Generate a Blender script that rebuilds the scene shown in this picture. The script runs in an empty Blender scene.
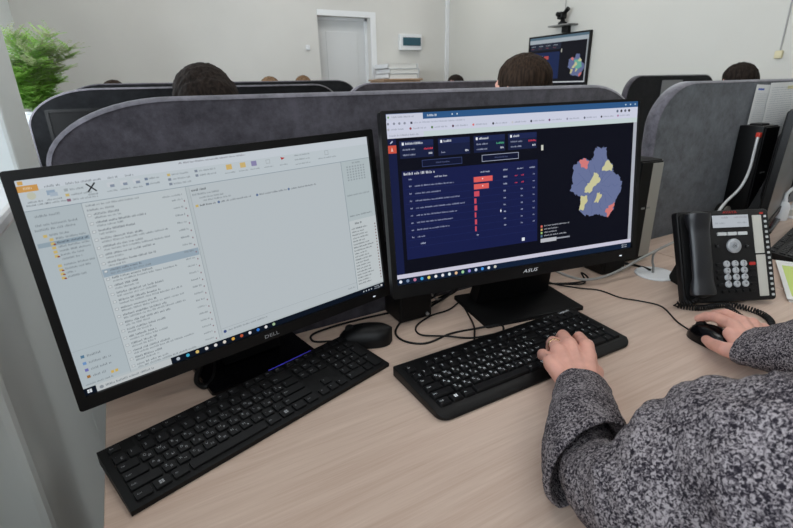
import bpy, bmesh, math, random
from mathutils import Vector as V, Matrix as M4, noise as mnoise
R = math.radians
random.seed(7)
SC = bpy.context.scene
COL = SC.collection

# ------------------------------------------------------------------ camera
CAMZ = 1.22676
YAW, PITCH, ROLL, FPX = R(29), 0.358881, -0.023686, 473.87
_c, _s = math.cos(PITCH), math.sin(PITCH)
fwd = V((0, _c, -_s)); up = V((0, _s, _c)); rt = V((1, 0, 0))
_cr, _sr = math.cos(ROLL), math.sin(ROLL)
Rv = rt * _cr + up * _sr
Uv = up * _cr - rt * _sr
A = M4.Rotation(-YAW, 3, 'Z')
Rv, Uv, Fv = A @ Rv, A @ Uv, A @ fwd
cam = bpy.data.cameras.new('camera')
cam.sensor_width = 36
cam.lens = FPX / 793 * 36
cam.clip_start = 0.02
cam.dof.use_dof = True
cam.dof.focus_distance = 0.85
cam.dof.aperture_fstop = 11
co = bpy.data.objects.new('camera', cam)
COL.objects.link(co)
mw = M4((Rv, Uv, -Fv)).transposed().to_4x4()
mw.translation = V((0, 0, CAMZ))
co.matrix_world = mw
SC.camera = co

# ------------------------------------------------------------------ light
w = bpy.data.worlds.new('sky')
SC.world = w
w.use_nodes = True
bg = w.node_tree.nodes['Background']
bg.inputs[0].default_value = (0.80, 0.90, 1.0, 1)
bg.inputs[1].default_value = 4.0
SC.view_settings.view_transform = 'Standard'
SC.view_settings.look = 'None'
SC.view_settings.gamma = 1
SC.view_settings.use_curve_mapping = False
SC.view_settings.exposure = -0.14
SC.cycles.max_bounces = 8
SC.cycles.diffuse_bounces = 5
SC.cycles.sample_clamp_indirect = 4
SC.cycles.caustics_reflective = False
SC.cycles.caustics_refractive = False


def area(name, loc, direction, sx, sy, power, color):
    l = bpy.data.lights.new(name, 'AREA')
    l.shape = 'RECTANGLE'
    l.size, l.size_y, l.energy, l.color = sx, sy, power, color
    o = bpy.data.objects.new(name, l)
    COL.objects.link(o)
    o.location = loc
    o.rotation_euler = V(direction).to_track_quat('-Z', 'Y').to_euler()
    return o


WIN_POWER, LAMP_POWER = 36, 6.3
area('daylight', (-0.80, -0.25, 1.75), (0.75, 0.66, -0.10), 2.7, 1.4, WIN_POWER * 1.3, (0.86, 0.94, 1.0))
area('daylight', (-0.80, 3.20, 1.75), (1, 0.5, -0.12), 3.0, 1.4, WIN_POWER * 1.8, (0.86, 0.94, 1.0))

# ------------------------------------------------------------------ helpers
def lin(c):
    return tuple(((x / 255) / 12.92 if x <= 10 else ((x / 255 + 0.055) / 1.055) ** 2.4) for x in c)


MATS = {}


def mat(name, rgb, rough=0.5, metal=0.0, spec=0.5, bump=None, vary=None, coat=0.0):
    """rgb is sRGB 0-255. vary=(scale, amount, detail) mottles the colour; bump=(scale, strength)."""
    m = bpy.data.materials.new(name)
    m.use_nodes = True
    nt = m.node_tree
    b = nt.nodes['Principled BSDF']
    c = lin(rgb)
    b.inputs['Base Color'].default_value = (*c, 1)
    b.inputs['Roughness'].default_value = rough
    b.inputs['Metallic'].default_value = metal
    b.inputs['Specular IOR Level'].default_value = spec
    b.inputs['Coat Weight'].default_value = coat
    tc = nt.nodes.new('ShaderNodeTexCoord')
    if vary:
        n = nt.nodes.new('ShaderNodeTexNoise')
        n.inputs['Scale'].default_value = vary[0]
        n.inputs['Detail'].default_value = vary[2] if len(vary) > 2 else 4
        nt.links.new(tc.outputs['Object'], n.inputs['Vector'])
        r = nt.nodes.new('ShaderNodeValToRGB')
        a = vary[1]
        r.color_ramp.elements[0].position = 0.3
        r.color_ramp.elements[1].position = 0.7
        r.color_ramp.elements[0].color = (*[x * (1 - a) for x in c], 1)
        r.color_ramp.elements[1].color = (*[min(1, x * (1 + a)) for x in c], 1)
        nt.links.new(n.outputs['Fac'], r.inputs['Fac'])
        nt.links.new(r.outputs['Color'], b.inputs['Base Color'])
    if bump:
        n = nt.nodes.new('ShaderNodeTexNoise')
        n.inputs['Scale'].default_value = bump[0]
        n.inputs['Detail'].default_value = 3
        nt.links.new(tc.outputs['Object'], n.inputs['Vector'])
        bp = nt.nodes.new('ShaderNodeBump')
        bp.inputs['Strength'].default_value = bump[1]
        bp.inputs['Distance'].default_value = 0.002
        nt.links.new(n.outputs['Fac'], bp.inputs['Height'])
        nt.links.new(bp.outputs['Normal'], b.inputs['Normal'])
    MATS[name] = m
    return m


def emit_mat(name, rgb, strength):
    m = mat(name, rgb, 0.4)
    b = m.node_tree.nodes['Principled BSDF']
    b.inputs['Emission Color'].default_value = (*lin(rgb), 1)
    b.inputs['Emission Strength'].default_value = strength
    return m


wall_m = mat('painted_wall', (208, 207, 203), 0.85, spec=0.2, vary=(1.7, 0.03, 5), bump=(60, 0.08))
wall_side_m = mat('painted_wall_grey', (200, 199, 193), 0.85, spec=0.2, vary=(1.3, 0.02, 5), bump=(60, 0.06))
white_m = mat('white_gloss_paint', (226, 228, 230), 0.35)
pvc_m = mat('white_pvc', (232, 234, 238), 0.3)
door_m = mat('door_white', (205, 207, 208), 0.4)
ceil_m = mat('ceiling_white', (225, 225, 222), 0.9)
floor_m = mat('floor_vinyl', (120, 118, 116), 0.5, vary=(20, 0.08))
black_m = mat('black_plastic', (9, 9, 10), 0.45, spec=0.25, bump=(900, 0.05))
key_m = mat('black_key', (12, 12, 14), 0.5, spec=0.3)
key2_m = mat('black_key_matte', (9, 9, 11), 0.5, spec=0.25)
deep_m = mat('deep_black', (6, 6, 7), 0.55, spec=0.2)
gloss_m = mat('gloss_black', (6, 6, 8), 0.2, spec=0.35)
rubber_m = mat('black_cable', (9, 9, 10), 0.55, spec=0.3)
grey_cable_m = mat('grey_cable', (150, 150, 148), 0.5)
white_cable_m = mat('white_cable', (205, 205, 205), 0.45)
white_pl = mat('white_plastic', (222, 224, 226), 0.4)
grey_pl = mat('grey_plastic', (120, 120, 118), 0.45)
silver_m = mat('silver_plastic', (150, 148, 142), 0.35, metal=0.3)
red_m = mat('red_plastic', (205, 60, 45), 0.45)
legend_m = mat('legend_white', (225, 228, 232), 0.5)
legend_dim = mat('legend_grey', (150, 152, 156), 0.5)
legend_red = mat('legend_red', (170, 38, 34), 0.5)
dark_fab = None
skin_m = mat('skin', (204, 152, 136), 0.5, spec=0.35, vary=(45, 0.10, 4), bump=(420, 0.12))
skin_m.node_tree.nodes['Principled BSDF'].inputs['Subsurface Weight'].default_value = 0.12
skin_m.node_tree.nodes['Principled BSDF'].inputs['Subsurface Radius'].default_value = (0.010, 0.004, 0.002)
nail_m = mat('nail', (214, 168, 156), 0.3)
gold_m = mat('ring_gold', (200, 170, 130), 0.25, metal=1.0)
paper_m = mat('paper', (220, 220, 216), 0.8)
tan_m = mat('light_wood', (170, 140, 112), 0.5, vary=(12, 0.1))
trouser_m = mat('dark_trousers', (38, 40, 48), 0.85)
screen_off = mat('screen_off', (20, 21, 17), 0.3, spec=0.35)
lcd_m = emit_mat('phone_lcd', (196, 204, 210), 0.55)
label_m = mat('label_strip', (186, 184, 176), 0.6)
panel_blue = mat('breaker_window', (38, 78, 92), 0.2)
yellow_box = mat('yellowed_plastic', (205, 196, 160), 0.5)


def hair_mat(name, rgb):
    m = mat(name, rgb, 0.8, spec=0.12)
    nt = m.node_tree
    b = nt.nodes['Principled BSDF']
    tc = nt.nodes.new('ShaderNodeTexCoord')
    mp = nt.nodes.new('ShaderNodeMapping')
    mp.inputs['Scale'].default_value = (160, 160, 14)
    n = nt.nodes.new('ShaderNodeTexNoise')
    n.inputs['Scale'].default_value = 1
    nt.links.new(tc.outputs['Object'], mp.inputs['Vector'])
    nt.links.new(mp.outputs['Vector'], n.inputs['Vector'])
    r = nt.nodes.new('ShaderNodeValToRGB')
    c = lin(rgb)
    r.color_ramp.elements[0].position = 0.35
    r.color_ramp.elements[1].position = 0.7
    r.color_ramp.elements[0].color = (*[x * 0.5 for x in c], 1)
    r.color_ramp.elements[1].color = (*[x * 1.6 for x in c], 1)
    nt.links.new(n.outputs['Fac'], r.inputs['Fac'])
    nt.links.new(r.outputs['Color'], b.inputs['Base Color'])
    bp = nt.nodes.new('ShaderNodeBump')
    bp.inputs['Strength'].default_value = 0.5
    bp.inputs['Distance'].default_value = 0.003
    nt.links.new(n.outputs['Fac'], bp.inputs['Height'])
    nt.links.new(bp.outputs['Normal'], b.inputs['Normal'])
    return m


hair_dark = hair_mat('dark_hair', (34, 27, 23))
hair_brown = hair_mat('brown_hair', (43, 32, 24))
hair_light = hair_mat('light_brown_hair', (112, 88, 66))


def wood_mat():
    m = mat('oak_laminate', (196, 170, 152), 0.42, spec=0.35)
    nt = m.node_tree
    b = nt.nodes['Principled BSDF']
    tc = nt.nodes.new('ShaderNodeTexCoord')
    mp = nt.nodes.new('ShaderNodeMapping')
    mp.inputs['Scale'].default_value = (1.6, 26, 26)
    mp.inputs['Rotation'].default_value = (0, 0, R(-6))
    n = nt.nodes.new('ShaderNodeTexNoise')
    n.inputs['Scale'].default_value = 2.2
    n.inputs['Detail'].default_value = 6
    n.inputs['Roughness'].default_value = 0.62
    n.inputs['Distortion'].default_value = 0.6
    mp2 = nt.nodes.new('ShaderNodeMapping')
    mp2.inputs['Scale'].default_value = (5, 210, 210)
    mp2.inputs['Rotation'].default_value = (0, 0, R(-6))
    n2 = nt.nodes.new('ShaderNodeTexNoise')
    n2.inputs['Scale'].default_value = 2.0
    n2.inputs['Detail'].default_value = 3
    mx = nt.nodes.new('ShaderNodeMath')
    mx.operation = 'MULTIPLY_ADD'
    mx.inputs[1].default_value = 0.3
    for mm, nn in ((mp, n), (mp2, n2)):
        nt.links.new(tc.outputs['Object'], mm.inputs['Vector'])
        nt.links.new(mm.outputs['Vector'], nn.inputs['Vector'])
    sb = nt.nodes.new('ShaderNodeMath')
    sb.operation = 'MULTIPLY'
    sb.inputs[1].default_value = 0.75
    nt.links.new(n.outputs['Fac'], sb.inputs[0])
    nt.links.new(n2.outputs['Fac'], mx.inputs[0])
    nt.links.new(sb.outputs[0], mx.inputs[2])
    r = nt.nodes.new('ShaderNodeValToRGB')
    r.color_ramp.elements[0].position = 0.36
    r.color_ramp.elements[1].position = 0.68
    r.color_ramp.elements[0].color = (*lin((185, 160, 144)), 1)
    r.color_ramp.elements[1].color = (*lin((204, 182, 167)), 1)
    nt.links.new(mx.outputs[0], r.inputs['Fac'])
    nt.links.new(r.outputs['Color'], b.inputs['Base Color'])
    return m


wood_m = wood_mat()


def velour(name, rgb, rim=False):
    m = mat(name, rgb, 0.95, spec=0.1)
    nt = m.node_tree
    b = nt.nodes['Principled BSDF']
    b.inputs['Sheen Weight'].default_value = 0.35
    b.inputs['Sheen Roughness'].default_value = 0.5
    tc = nt.nodes.new('ShaderNodeTexCoord')
    n = nt.nodes.new('ShaderNodeTexNoise')
    n.inputs['Scale'].default_value = 26
    n.inputs['Detail'].default_value = 8
    n.inputs['Roughness'].default_value = 0.72
    nt.links.new(tc.outputs['Object'], n.inputs['Vector'])
    r = nt.nodes.new('ShaderNodeValToRGB')
    c = lin(rgb)
    r.color_ramp.elements[0].position = 0.34
    r.color_ramp.elements[1].position = 0.66
    r.color_ramp.elements[0].color = (*[x * 0.55 for x in c], 1)
    r.color_ramp.elements[1].color = (*[x * 1.42 for x in c], 1)
    nt.links.new(n.outputs['Fac'], r.inputs['Fac'])
    nt.links.new(r.outputs['Color'], b.inputs['Base Color'])
    n2 = nt.nodes.new('ShaderNodeTexNoise')
    n2.inputs['Scale'].default_value = 500
    nt.links.new(tc.outputs['Object'], n2.inputs['Vector'])
    bp = nt.nodes.new('ShaderNodeBump')
    bp.inputs['Strength'].default_value = 0.4
    bp.inputs['Distance'].default_value = 0.001
    nt.links.new(n2.outputs['Fac'], bp.inputs['Height'])
    nt.links.new(bp.outputs['Normal'], b.inputs['Normal'])
    return m


velour_m = velour('grey_violet_velour', (68, 65, 71))
velour_rim = velour('velour_piping_lit', (92, 89, 96))  # piping lighter than the panel: overhead light painted into its colour
velour_dark = velour('dark_shaded_velour', (24, 25, 27))  # own dark finish by right wall; shade painted in on the back rows
velour_dark.node_tree.nodes['Principled BSDF'].inputs['Sheen Weight'].default_value = 0.08
velour_blue = velour('blue_grey_velour', (78, 81, 86))


def knit_mat():
    m = mat('melange_knit', (120, 116, 120), 0.95, spec=0.1)
    nt = m.node_tree
    b = nt.nodes['Principled BSDF']
    tc = nt.nodes.new('ShaderNodeTexCoord')
    n = nt.nodes.new('ShaderNodeTexNoise')
    n.inputs['Scale'].default_value = 370
    n.inputs['Detail'].default_value = 2.5
    n.inputs['Distortion'].default_value = 0.9
    n3 = nt.nodes.new('ShaderNodeTexNoise')
    n3.inputs['Scale'].default_value = 28
    n3.inputs['Detail'].default_value = 3
    for q in (n, n3):
        nt.links.new(tc.outputs['Object'], q.inputs['Vector'])
    ad = nt.nodes.new('ShaderNodeMath')
    ad.operation = 'MULTIPLY_ADD'
    ad.inputs[1].default_value = 0.28
    nt.links.new(n3.outputs['Fac'], ad.inputs[0])
    nt.links.new(n.outputs['Fac'], ad.inputs[2])
    r = nt.nodes.new('ShaderNodeValToRGB')
    e = r.color_ramp.elements
    e[0].position = 0.54
    e[0].color = (*lin((31, 28, 34)), 1)
    e[1].position = 0.76
    e[1].color = (*lin((146, 139, 141)), 1)
    x = e.new(0.60)
    x.color = (*lin((70, 65, 70)), 1)
    x = e.new(0.66)
    x.color = (*lin((103, 97, 100)), 1)
    nt.links.new(ad.outputs[0], r.inputs['Fac'])
    nt.links.new(r.outputs['Color'], b.inputs['Base Color'])
    bp = nt.nodes.new('ShaderNodeBump')
    bp.inputs['Strength'].default_value = 0.7
    bp.inputs['Distance'].default_value = 0.002
    nt.links.new(n.outputs['Fac'], bp.inputs['Height'])
    nt.links.new(bp.outputs['Normal'], b.inputs['Normal'])
    return m


knit_m = knit_mat()


def attr_emit(name, strength, rough=0.35, tint=(1, 1, 1)):
    m = bpy.data.materials.new(name)
    m.use_nodes = True
    nt = m.node_tree
    b = nt.nodes['Principled BSDF']
    b.inputs['Base Color'].default_value = (0.003, 0.003, 0.0035, 1)
    b.inputs['Roughness'].default_value = rough
    b.inputs['Specular IOR Level'].default_value = 0.04
    a = nt.nodes.new('ShaderNodeVertexColor')
    a.layer_name = 'Col'
    nt.links.new(a.outputs['Color'], b.inputs['Emission Color'])
    b.inputs['Emission Strength'].default_value = strength
    return m


def attr_print(name):
    m = bpy.data.materials.new(name)
    m.use_nodes = True
    nt = m.node_tree
    b = nt.nodes['Principled BSDF']
    b.inputs['Roughness'].default_value = 0.8
    a = nt.nodes.new('ShaderNodeVertexColor')
    a.layer_name = 'Col'
    nt.links.new(a.outputs['Color'], b.inputs['Base Color'])
    return m


lcd_light = attr_emit('lit_display', 0.84)
lcd_dark = attr_emit('lit_display_dashboard', 1.0)
lcd_tv = attr_emit('lit_display_far', 0.9)
print_m = attr_print('printed_paper')


def glass_mat():
    m = bpy.data.materials.new('window_glass')
    m.use_nodes = True
    nt = m.node_tree
    out = nt.nodes['Material Output']
    nt.nodes.remove(nt.nodes['Principled BSDF'])
    t = nt.nodes.new('ShaderNodeBsdfTransparent')
    g = nt.nodes.new('ShaderNodeBsdfGlossy')
    g.inputs['Roughness'].default_value = 0.02
    f = nt.nodes.new('ShaderNodeFresnel')
    mx = nt.nodes.new('ShaderNodeMixShader')
    nt.links.new(f.outputs[0], mx.inputs[0])
    nt.links.new(t.outputs[0], mx.inputs[1])
    nt.links.new(g.outputs[0], mx.inputs[2])
    nt.links.new(mx.outputs[0], out.inputs['Surface'])
    return m


glass_m = glass_mat()

WM = {}   # world matrices of parents


def thing(name, label, cat, loc=(0, 0, 0), rotz=0.0, group=None):
    o = bpy.data.objects.new(name, None)
    COL.objects.link(o)
    o.empty_display_size = 0.05
    o.location = loc
    o.rotation_euler = (0, 0, rotz)
    o['label'] = label
    o['category'] = cat
    if group:
        o['group'] = group
    WM[o] = M4.Translation(V(loc)) @ M4.Rotation(rotz, 4, 'Z')
    return o


def tag(o, label, cat, group=None):
    o['label'] = label
    o['category'] = cat
    if group:
        o['group'] = group
    return o


class MB:
    """collects shapes in a bmesh, in world or local coordinates"""
    def __init__(self):
        self.bm = bmesh.new()

    def _bev(self, verts, bevel, seg):
        if bevel > 0:
            edges = {e for v in verts for e in v.link_edges}
            bmesh.ops.bevel(self.bm, geom=list(edges), offset=bevel, segments=seg, profile=0.5, affect='EDGES', clamp_overlap=True)

    def box(self, c, s, m=None, bevel=0.0, seg=2, rotz=0.0):
        mm = (m or M4()) @ M4.Translation(V(c)) @ M4.Rotation(rotz, 4, 'Z') @ M4.Diagonal((*s, 1))
        r = bmesh.ops.create_cube(self.bm, size=1, matrix=mm)
        self._bev(r['verts'], bevel, seg)
        return self

    def box2(self, a, b, m=None, bevel=0.0, seg=2):
        c = [(x + y) / 2 for x, y in zip(a, b)]
        s = [abs(y - x) for x, y in zip(a, b)]
        return self.box(c, s, m, bevel, seg)

    def prism(self, poly, z0, z1, m=None, bevel=0.0, seg=2):
        m = m or M4()
        lo = [self.bm.verts.new(m @ V((x, y, z0))) for x, y in poly]
        hi = [self.bm.verts.new(m @ V((x, y, z1))) for x, y in poly]
        n = len(poly)
        self.bm.faces.new(lo[::-1])
        top = self.bm.faces.new(hi)
        for i in range(n):
            self.bm.faces.new((lo[i], lo[(i + 1) % n], hi[(i + 1) % n], hi[i]))
        if bevel > 0:
            bmesh.ops.bevel(self.bm, geom=list(top.edges), offset=bevel, segments=seg, profile=0.5, affect='EDGES', clamp_overlap=True)
        return self

    def cyl(self, p0, p1, r0, r1=None, seg=20, m=None):
        m = m or M4()
        p0, p1 = V(p0), V(p1)
        r1 = r0 if r1 is None else r1
        d = (p1 - p0)
        q = d.to_track_quat('Z', 'Y').to_matrix().to_4x4()
        mm = m @ M4.Translation((p0 + p1) / 2) @ q
        bmesh.ops.create_cone(self.bm, cap_ends=True, cap_tris=False, segments=seg, radius1=r0, radius2=r1, depth=d.length, matrix=mm)
        return self

    def lathe(self, prof, m=None, seg=24):
        m = m or M4()
        rings = []
        for r, z in prof:
            if r < 1e-6:
                rings.append([self.bm.verts.new(m @ V((0, 0, z)))])
            else:
                rings.append([self.bm.verts.new(m @ V((r * math.cos(2 * math.pi * i / seg), r * math.sin(2 * math.pi * i / seg), z))) for i in range(seg)])
        for a, b in zip(rings, rings[1:]):
            for i in range(seg):
                j = (i + 1) % seg
                if len(a) == 1 and len(b) == 1:
                    continue
                if len(a) == 1:
                    self.bm.faces.new((a[0], b[i], b[j]))
                elif len(b) == 1:
                    self.bm.faces.new((a[i], a[j], b[0]))
                else:
                    self.bm.faces.new((a[i], a[j], b[j], b[i]))
        return self

    def tube(self, pts, r, seg=8, m=None):
        m = m or M4()
        pts = [V(p) for p in pts]
        rings = []
        nrm = None
        for i, p in enumerate(pts):
            t = (pts[min(i + 1, len(pts) - 1)] - pts[max(i - 1, 0)]).normalized()
            if nrm is None:
                nrm = t.orthogonal().normalized()
            nrm = (nrm - t * nrm.dot(t)).normalized()
            bn = t.cross(nrm)
            rr = r[i] if isinstance(r, (list, tuple)) else r
            rings.append([self.bm.verts.new(m @ (p + (nrm * math.cos(2 * math.pi * k / seg) + bn * math.sin(2 * math.pi * k / seg)) * rr)) for k in range(seg)])
        for a, b in zip(rings, rings[1:]):
            for k in range(seg):
                self.bm.faces.new((a[k], a[(k + 1) % seg], b[(k + 1) % seg], b[k]))
        self.bm.faces.new(rings[0][::-1])
        self.bm.faces.new(rings[-1])
        return self

    def mesh(self, me, m):
        t = me.copy()
        t.transform(m)
        self.bm.from_mesh(t)
        bpy.data.meshes.remove(t)
        return self

    def build(self, name, material, parent=None, smooth=None, local=False):
        me = bpy.data.meshes.new(name)
        if parent is not None and not local:
            self.bm.transform(WM[parent].inverted())
        bmesh.ops.recalc_face_normals(self.bm, faces=self.bm.faces)
        if smooth is not None:
            for f in self.bm.faces:
                f.smooth = True
            for e in self.bm.edges:
                if len(e.link_faces) == 2 and e.calc_face_angle(0) > R(smooth):
                    e.smooth = False
        self.bm.to_mesh(me)
        self.bm.free()
        me.materials.append(material)
        o = bpy.data.objects.new(name, me)
        COL.objects.link(o)
        if parent is not None:
            o.parent = parent
            WM[o] = WM[parent]
        return o


def crv(pts, n=8):
    """Catmull-Rom through pts"""
    pts = [V(p) for p in pts]
    P = [pts[0] * 2 - pts[1]] + pts + [pts[-1] * 2 - pts[-2]]
    out = []
    for i in range(1, len(P) - 2):
        a, b, c, d = P[i - 1:i + 3]
        for k in range(n):
            t = k / n
            out.append(0.5 * ((2 * b) + (c - a) * t + (2 * a - 5 * b + 4 * c - d) * t * t + (3 * b - a - 3 * c + d) * t ** 3))
    out.append(pts[-1])
    return out


def rrect(w, h, r, seg=5, cx=0, cy=0):
    rr = r if isinstance(r, (list, tuple)) else (r,) * 4     # corners: +x+y, -x+y, -x-y, +x-y
    out = []
    for (sx, sy, a0), q in zip(((1, 1, 0), (-1, 1, 90), (-1, -1, 180), (1, -1, 270)), rr):
        qx, qy = q if isinstance(q, (list, tuple)) else (q, q)
        for k in range(seg + 1):
            a = R(a0 + 90 * k / seg)
            out.append((cx + sx * (w / 2 - qx) + qx * math.cos(a), cy + sy * (h / 2 - qy) + qy * math.sin(a)))
    return out


_glyph = {}


def text_mesh(s, size, align='LEFT', extrude=0.0):
    k = (s, align)
    if k not in _glyph:
        c = bpy.data.curves.new('txt', 'FONT')
        c.body = s
        c.size = 1
        c.align_x = align
        c.resolution_u = 2
        o = bpy.data.objects.new('txt', c)
        COL.objects.link(o)
        dg = bpy.context.evaluated_depsgraph_get()
        me = bpy.data.meshes.new_from_object(o.evaluated_get(dg))
        bpy.data.objects.remove(o)
        bpy.data.curves.remove(c)
        _glyph[k] = me
    return _glyph[k]


def put_text(mb, s, size, m, align='LEFT', stretch=1.0, shear=0.0):
    sh = M4(((1, shear, 0, 0), (0, 1, 0, 0), (0, 0, 1, 0), (0, 0, 0, 1)))
    mb.mesh(text_mesh(s, size, align), m @ M4.Diagonal((size * stretch, size, 1, 1)) @ sh)


class Art:
    """flat coloured print of a display or a sheet, w x h metres, uv from top left"""
    def __init__(self, w, h):
        self.w, self.h, self.v, self.f, self.c, self.k = w, h, [], [], [], 0

    def poly(self, pts, c, layer=None):
        self.k += 1
        z = 2e-5 * (self.k if layer is None else layer)
        z = min(z, 0.0009)
        i = len(self.v)
        self.v += [((x - 0.5) * self.w, (0.5 - y) * self.h, z) for x, y in pts]
        self.f.append(tuple(range(i + len(pts) - 1, i - 1, -1)))
        self.c.append((*lin(c), 1))

    def rect(self, x0, y0, x1, y1, c, layer=None):
        self.poly([(x0, y0), (x1, y0), (x1, y1), (x0, y1)], c, layer)

    def frame(self, x0, y0, x1, y1, c, t=0.0012, layer=20):
        ty = t * self.w / self.h
        self.rect(x0, y0, x1, y0 + ty, c, layer)
        self.rect(x0, y1 - ty, x1, y1, c, layer)
        self.rect(x0, y0, x0 + t, y1, c, layer)
        self.rect(x1 - t, y0, x1, y1, c, layer)

    def line(self, x, y, ln, c, h=0.010, layer=30, words=True):
        """a line of lettering too small to read: one slim upright box per letter"""
        gw = h * 0.52 * self.h / self.w
        e = x + ln
        nxt = random.randint(4, 9)
        while x < e:
            t = random.choice((0.0, 0.0, 0.25, 0.3))
            self.rect(x, y + h * t, x + gw * random.uniform(0.35, 0.6), y + h * 0.92, c, layer)
            x += gw
            nxt -= 1
            if words and nxt <= 0:
                x += gw * 0.9
                nxt = random.randint(3, 10)

    def dot(self, x, y, r, c, layer=31, n=10):
        k = self.w / self.h
        self.poly([(x + r * math.cos(-2 * math.pi * i / n), y + r * k * math.sin(-2 * math.pi * i / n)) for i in range(n)], c, layer)

    def build(self, name, material, parent, m):
        me = bpy.data.meshes.new(name)
        mm = WM[parent].inverted() @ m
        me.from_pydata([mm @ V(p) for p in self.v], [], self.f)
        a = me.color_attributes.new('Col', 'FLOAT_COLOR', 'CORNER')
        buf = []
        for p, c in zip(me.polygons, self.c):
            buf += list(c) * p.loop_total
        a.data.foreach_set('color', buf)
        me.materials.append(material)
        me.flip_normals()
        o = bpy.data.objects.new(name, me)
        COL.objects.link(o)
        o.parent = parent
        WM[o] = WM[parent]
        return o


def struct(o):
    o['kind'] = 'structure'
    return o


def copy_tree(o, parent=None):
    c = o.copy()
    COL.objects.link(c)
    c.parent = parent
    for ch in list(o.children):
        copy_tree(ch, c)
    return c


def fuse(parts, voxel, smooth=4, factor=0.5):
    """parts: ('c', p0, r0, p1, r1) tapered capsules or ('e', centre, (rx, ry, rz), rot3x3) ellipsoids;
    one continuous remeshed surface"""
    bm = bmesh.new()
    for p in parts:
        if p[0] == 'c':
            _, p0, r0, p1, r1 = p
            tmp = bmesh.new()
            for q, r in ((p0, r0), (p1, r1)):
                bmesh.ops.create_icosphere(tmp, subdivisions=3, radius=r, matrix=M4.Translation(V(q)))
            h = bmesh.ops.convex_hull(tmp, input=tmp.verts[:])
            bmesh.ops.delete(tmp, geom=[g for g in h['geom_interior'] if isinstance(g, bmesh.types.BMVert)], context='VERTS')
            t = bpy.data.meshes.new('t')
            tmp.to_mesh(t)
            tmp.free()
            bm.from_mesh(t)
            bpy.data.meshes.remove(t)
        else:
            _, c, rad = p[:3]
            rot = p[3].to_4x4() if len(p) > 3 else M4()
            bmesh.ops.create_icosphere(bm, subdivisions=4, radius=1, matrix=M4.Translation(V(c)) @ rot @ M4.Diagonal((*rad, 1)))
    me = bpy.data.meshes.new('fuse')
    bmesh.ops.recalc_face_normals(bm, faces=bm.faces)
    bm.to_mesh(me)
    bm.free()
    o = bpy.data.objects.new('fuse', me)
    COL.objects.link(o)
    md = o.modifiers.new('r', 'REMESH')
    md.mode = 'VOXEL'
    md.voxel_size = voxel
    md.use_smooth_shade = True
    if smooth:
        sm = o.modifiers.new('s', 'SMOOTH')
        sm.factor = factor
        sm.iterations = smooth
    dg = bpy.context.evaluated_depsgraph_get()
    res = bpy.data.meshes.new_from_object(o.evaluated_get(dg))
    bpy.data.objects.remove(o)
    bpy.data.meshes.remove(me)
    return res


def link_mesh(name, meshes, material, parent):
    """join meshes given in world coordinates into one object under parent"""
    bm = bmesh.new()
    for me in meshes:
        bm.from_mesh(me)
    bm.transform(WM[parent].inverted())
    for f in bm.faces:
        f.smooth = True
    me = bpy.data.meshes.new(name)
    bm.to_mesh(me)
    bm.free()
    me.materials.clear()
    me.materials.append(material)
    o = bpy.data.objects.new(name, me)
    COL.objects.link(o)
    o.parent = parent
    WM[o] = WM[parent]
    return o


# ================================================================== room
ZD = 0.74
VF, UR, UL, VB, ZC = 5.67, 4.0, -0.63, -2.6, 2.85
struct(MB().box2((UL - 0.3, VB - 0.2, -0.1), (UR + 0.2, VF + 0.4, 0)).build('floor', floor_m))
struct(MB().box2((UL - 0.3, VB - 0.2, ZC), (UR + 0.2, VF + 0.4, ZC + 0.1)).build('ceiling', ceil_m))
# far wall with a door recess
DU0, DU1, DZ = 2.19, 2.86, 2.0
f = MB()
f.box2((UL - 0.3, VF, 0), (DU0, VF + 0.2, ZC)).box2((DU1, VF, 0), (UR + 0.2, VF + 0.2, ZC)).box2((DU0, VF, DZ), (DU1, VF + 0.2, ZC))
f.box2((DU0, VF + 0.19, 0), (DU1, VF + 0.25, DZ))
struct(f.build('wall_far', wall_m))
struct(MB().box2((UR, VB, 0), (UR + 0.15, VF, ZC)).build('wall_right', wall_side_m))
struct(MB().box2((UL - 0.3, VB - 0.15, 0), (UR + 0.15, VB, ZC)).build('wall_back', wall_m))
# left wall: pier, parapets, lintel, recess under the near sill
PU = -0.20
g = MB()
g.box2((UL - 0.3, 1.265, 0), (PU, 1.56, ZC), bevel=0.008)                     # pier between the windows
g.box2((UL - 0.3, 0.72, 0), (PU, 1.27, 1.03), bevel=0.012)                   # parapet by the pier
g.box2((UL - 0.3, -1.6, 0), (-0.33, 0.73, 1.03))                             # recessed parapet nearer
g.box2((UL - 0.3, VB, 0), (PU, -1.6, ZC))
g.box2((UL - 0.3, -1.6, 2.42), (UL, 1.265, ZC)).box2((UL - 0.3, 1.56, 2.42), (UL, 4.75, ZC))
g.box2((UL - 0.3, 1.56, 0), (-0.42, 4.75, 0.96))                              # far parapet
g.box2((UL - 0.3, 4.75, 0), (UL, VF, ZC))
struct(g.build('wall_left', mat('painted_wall_left', (222, 228, 228), 0.6, spec=0.3, bump=(60, 0.05))))


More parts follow.
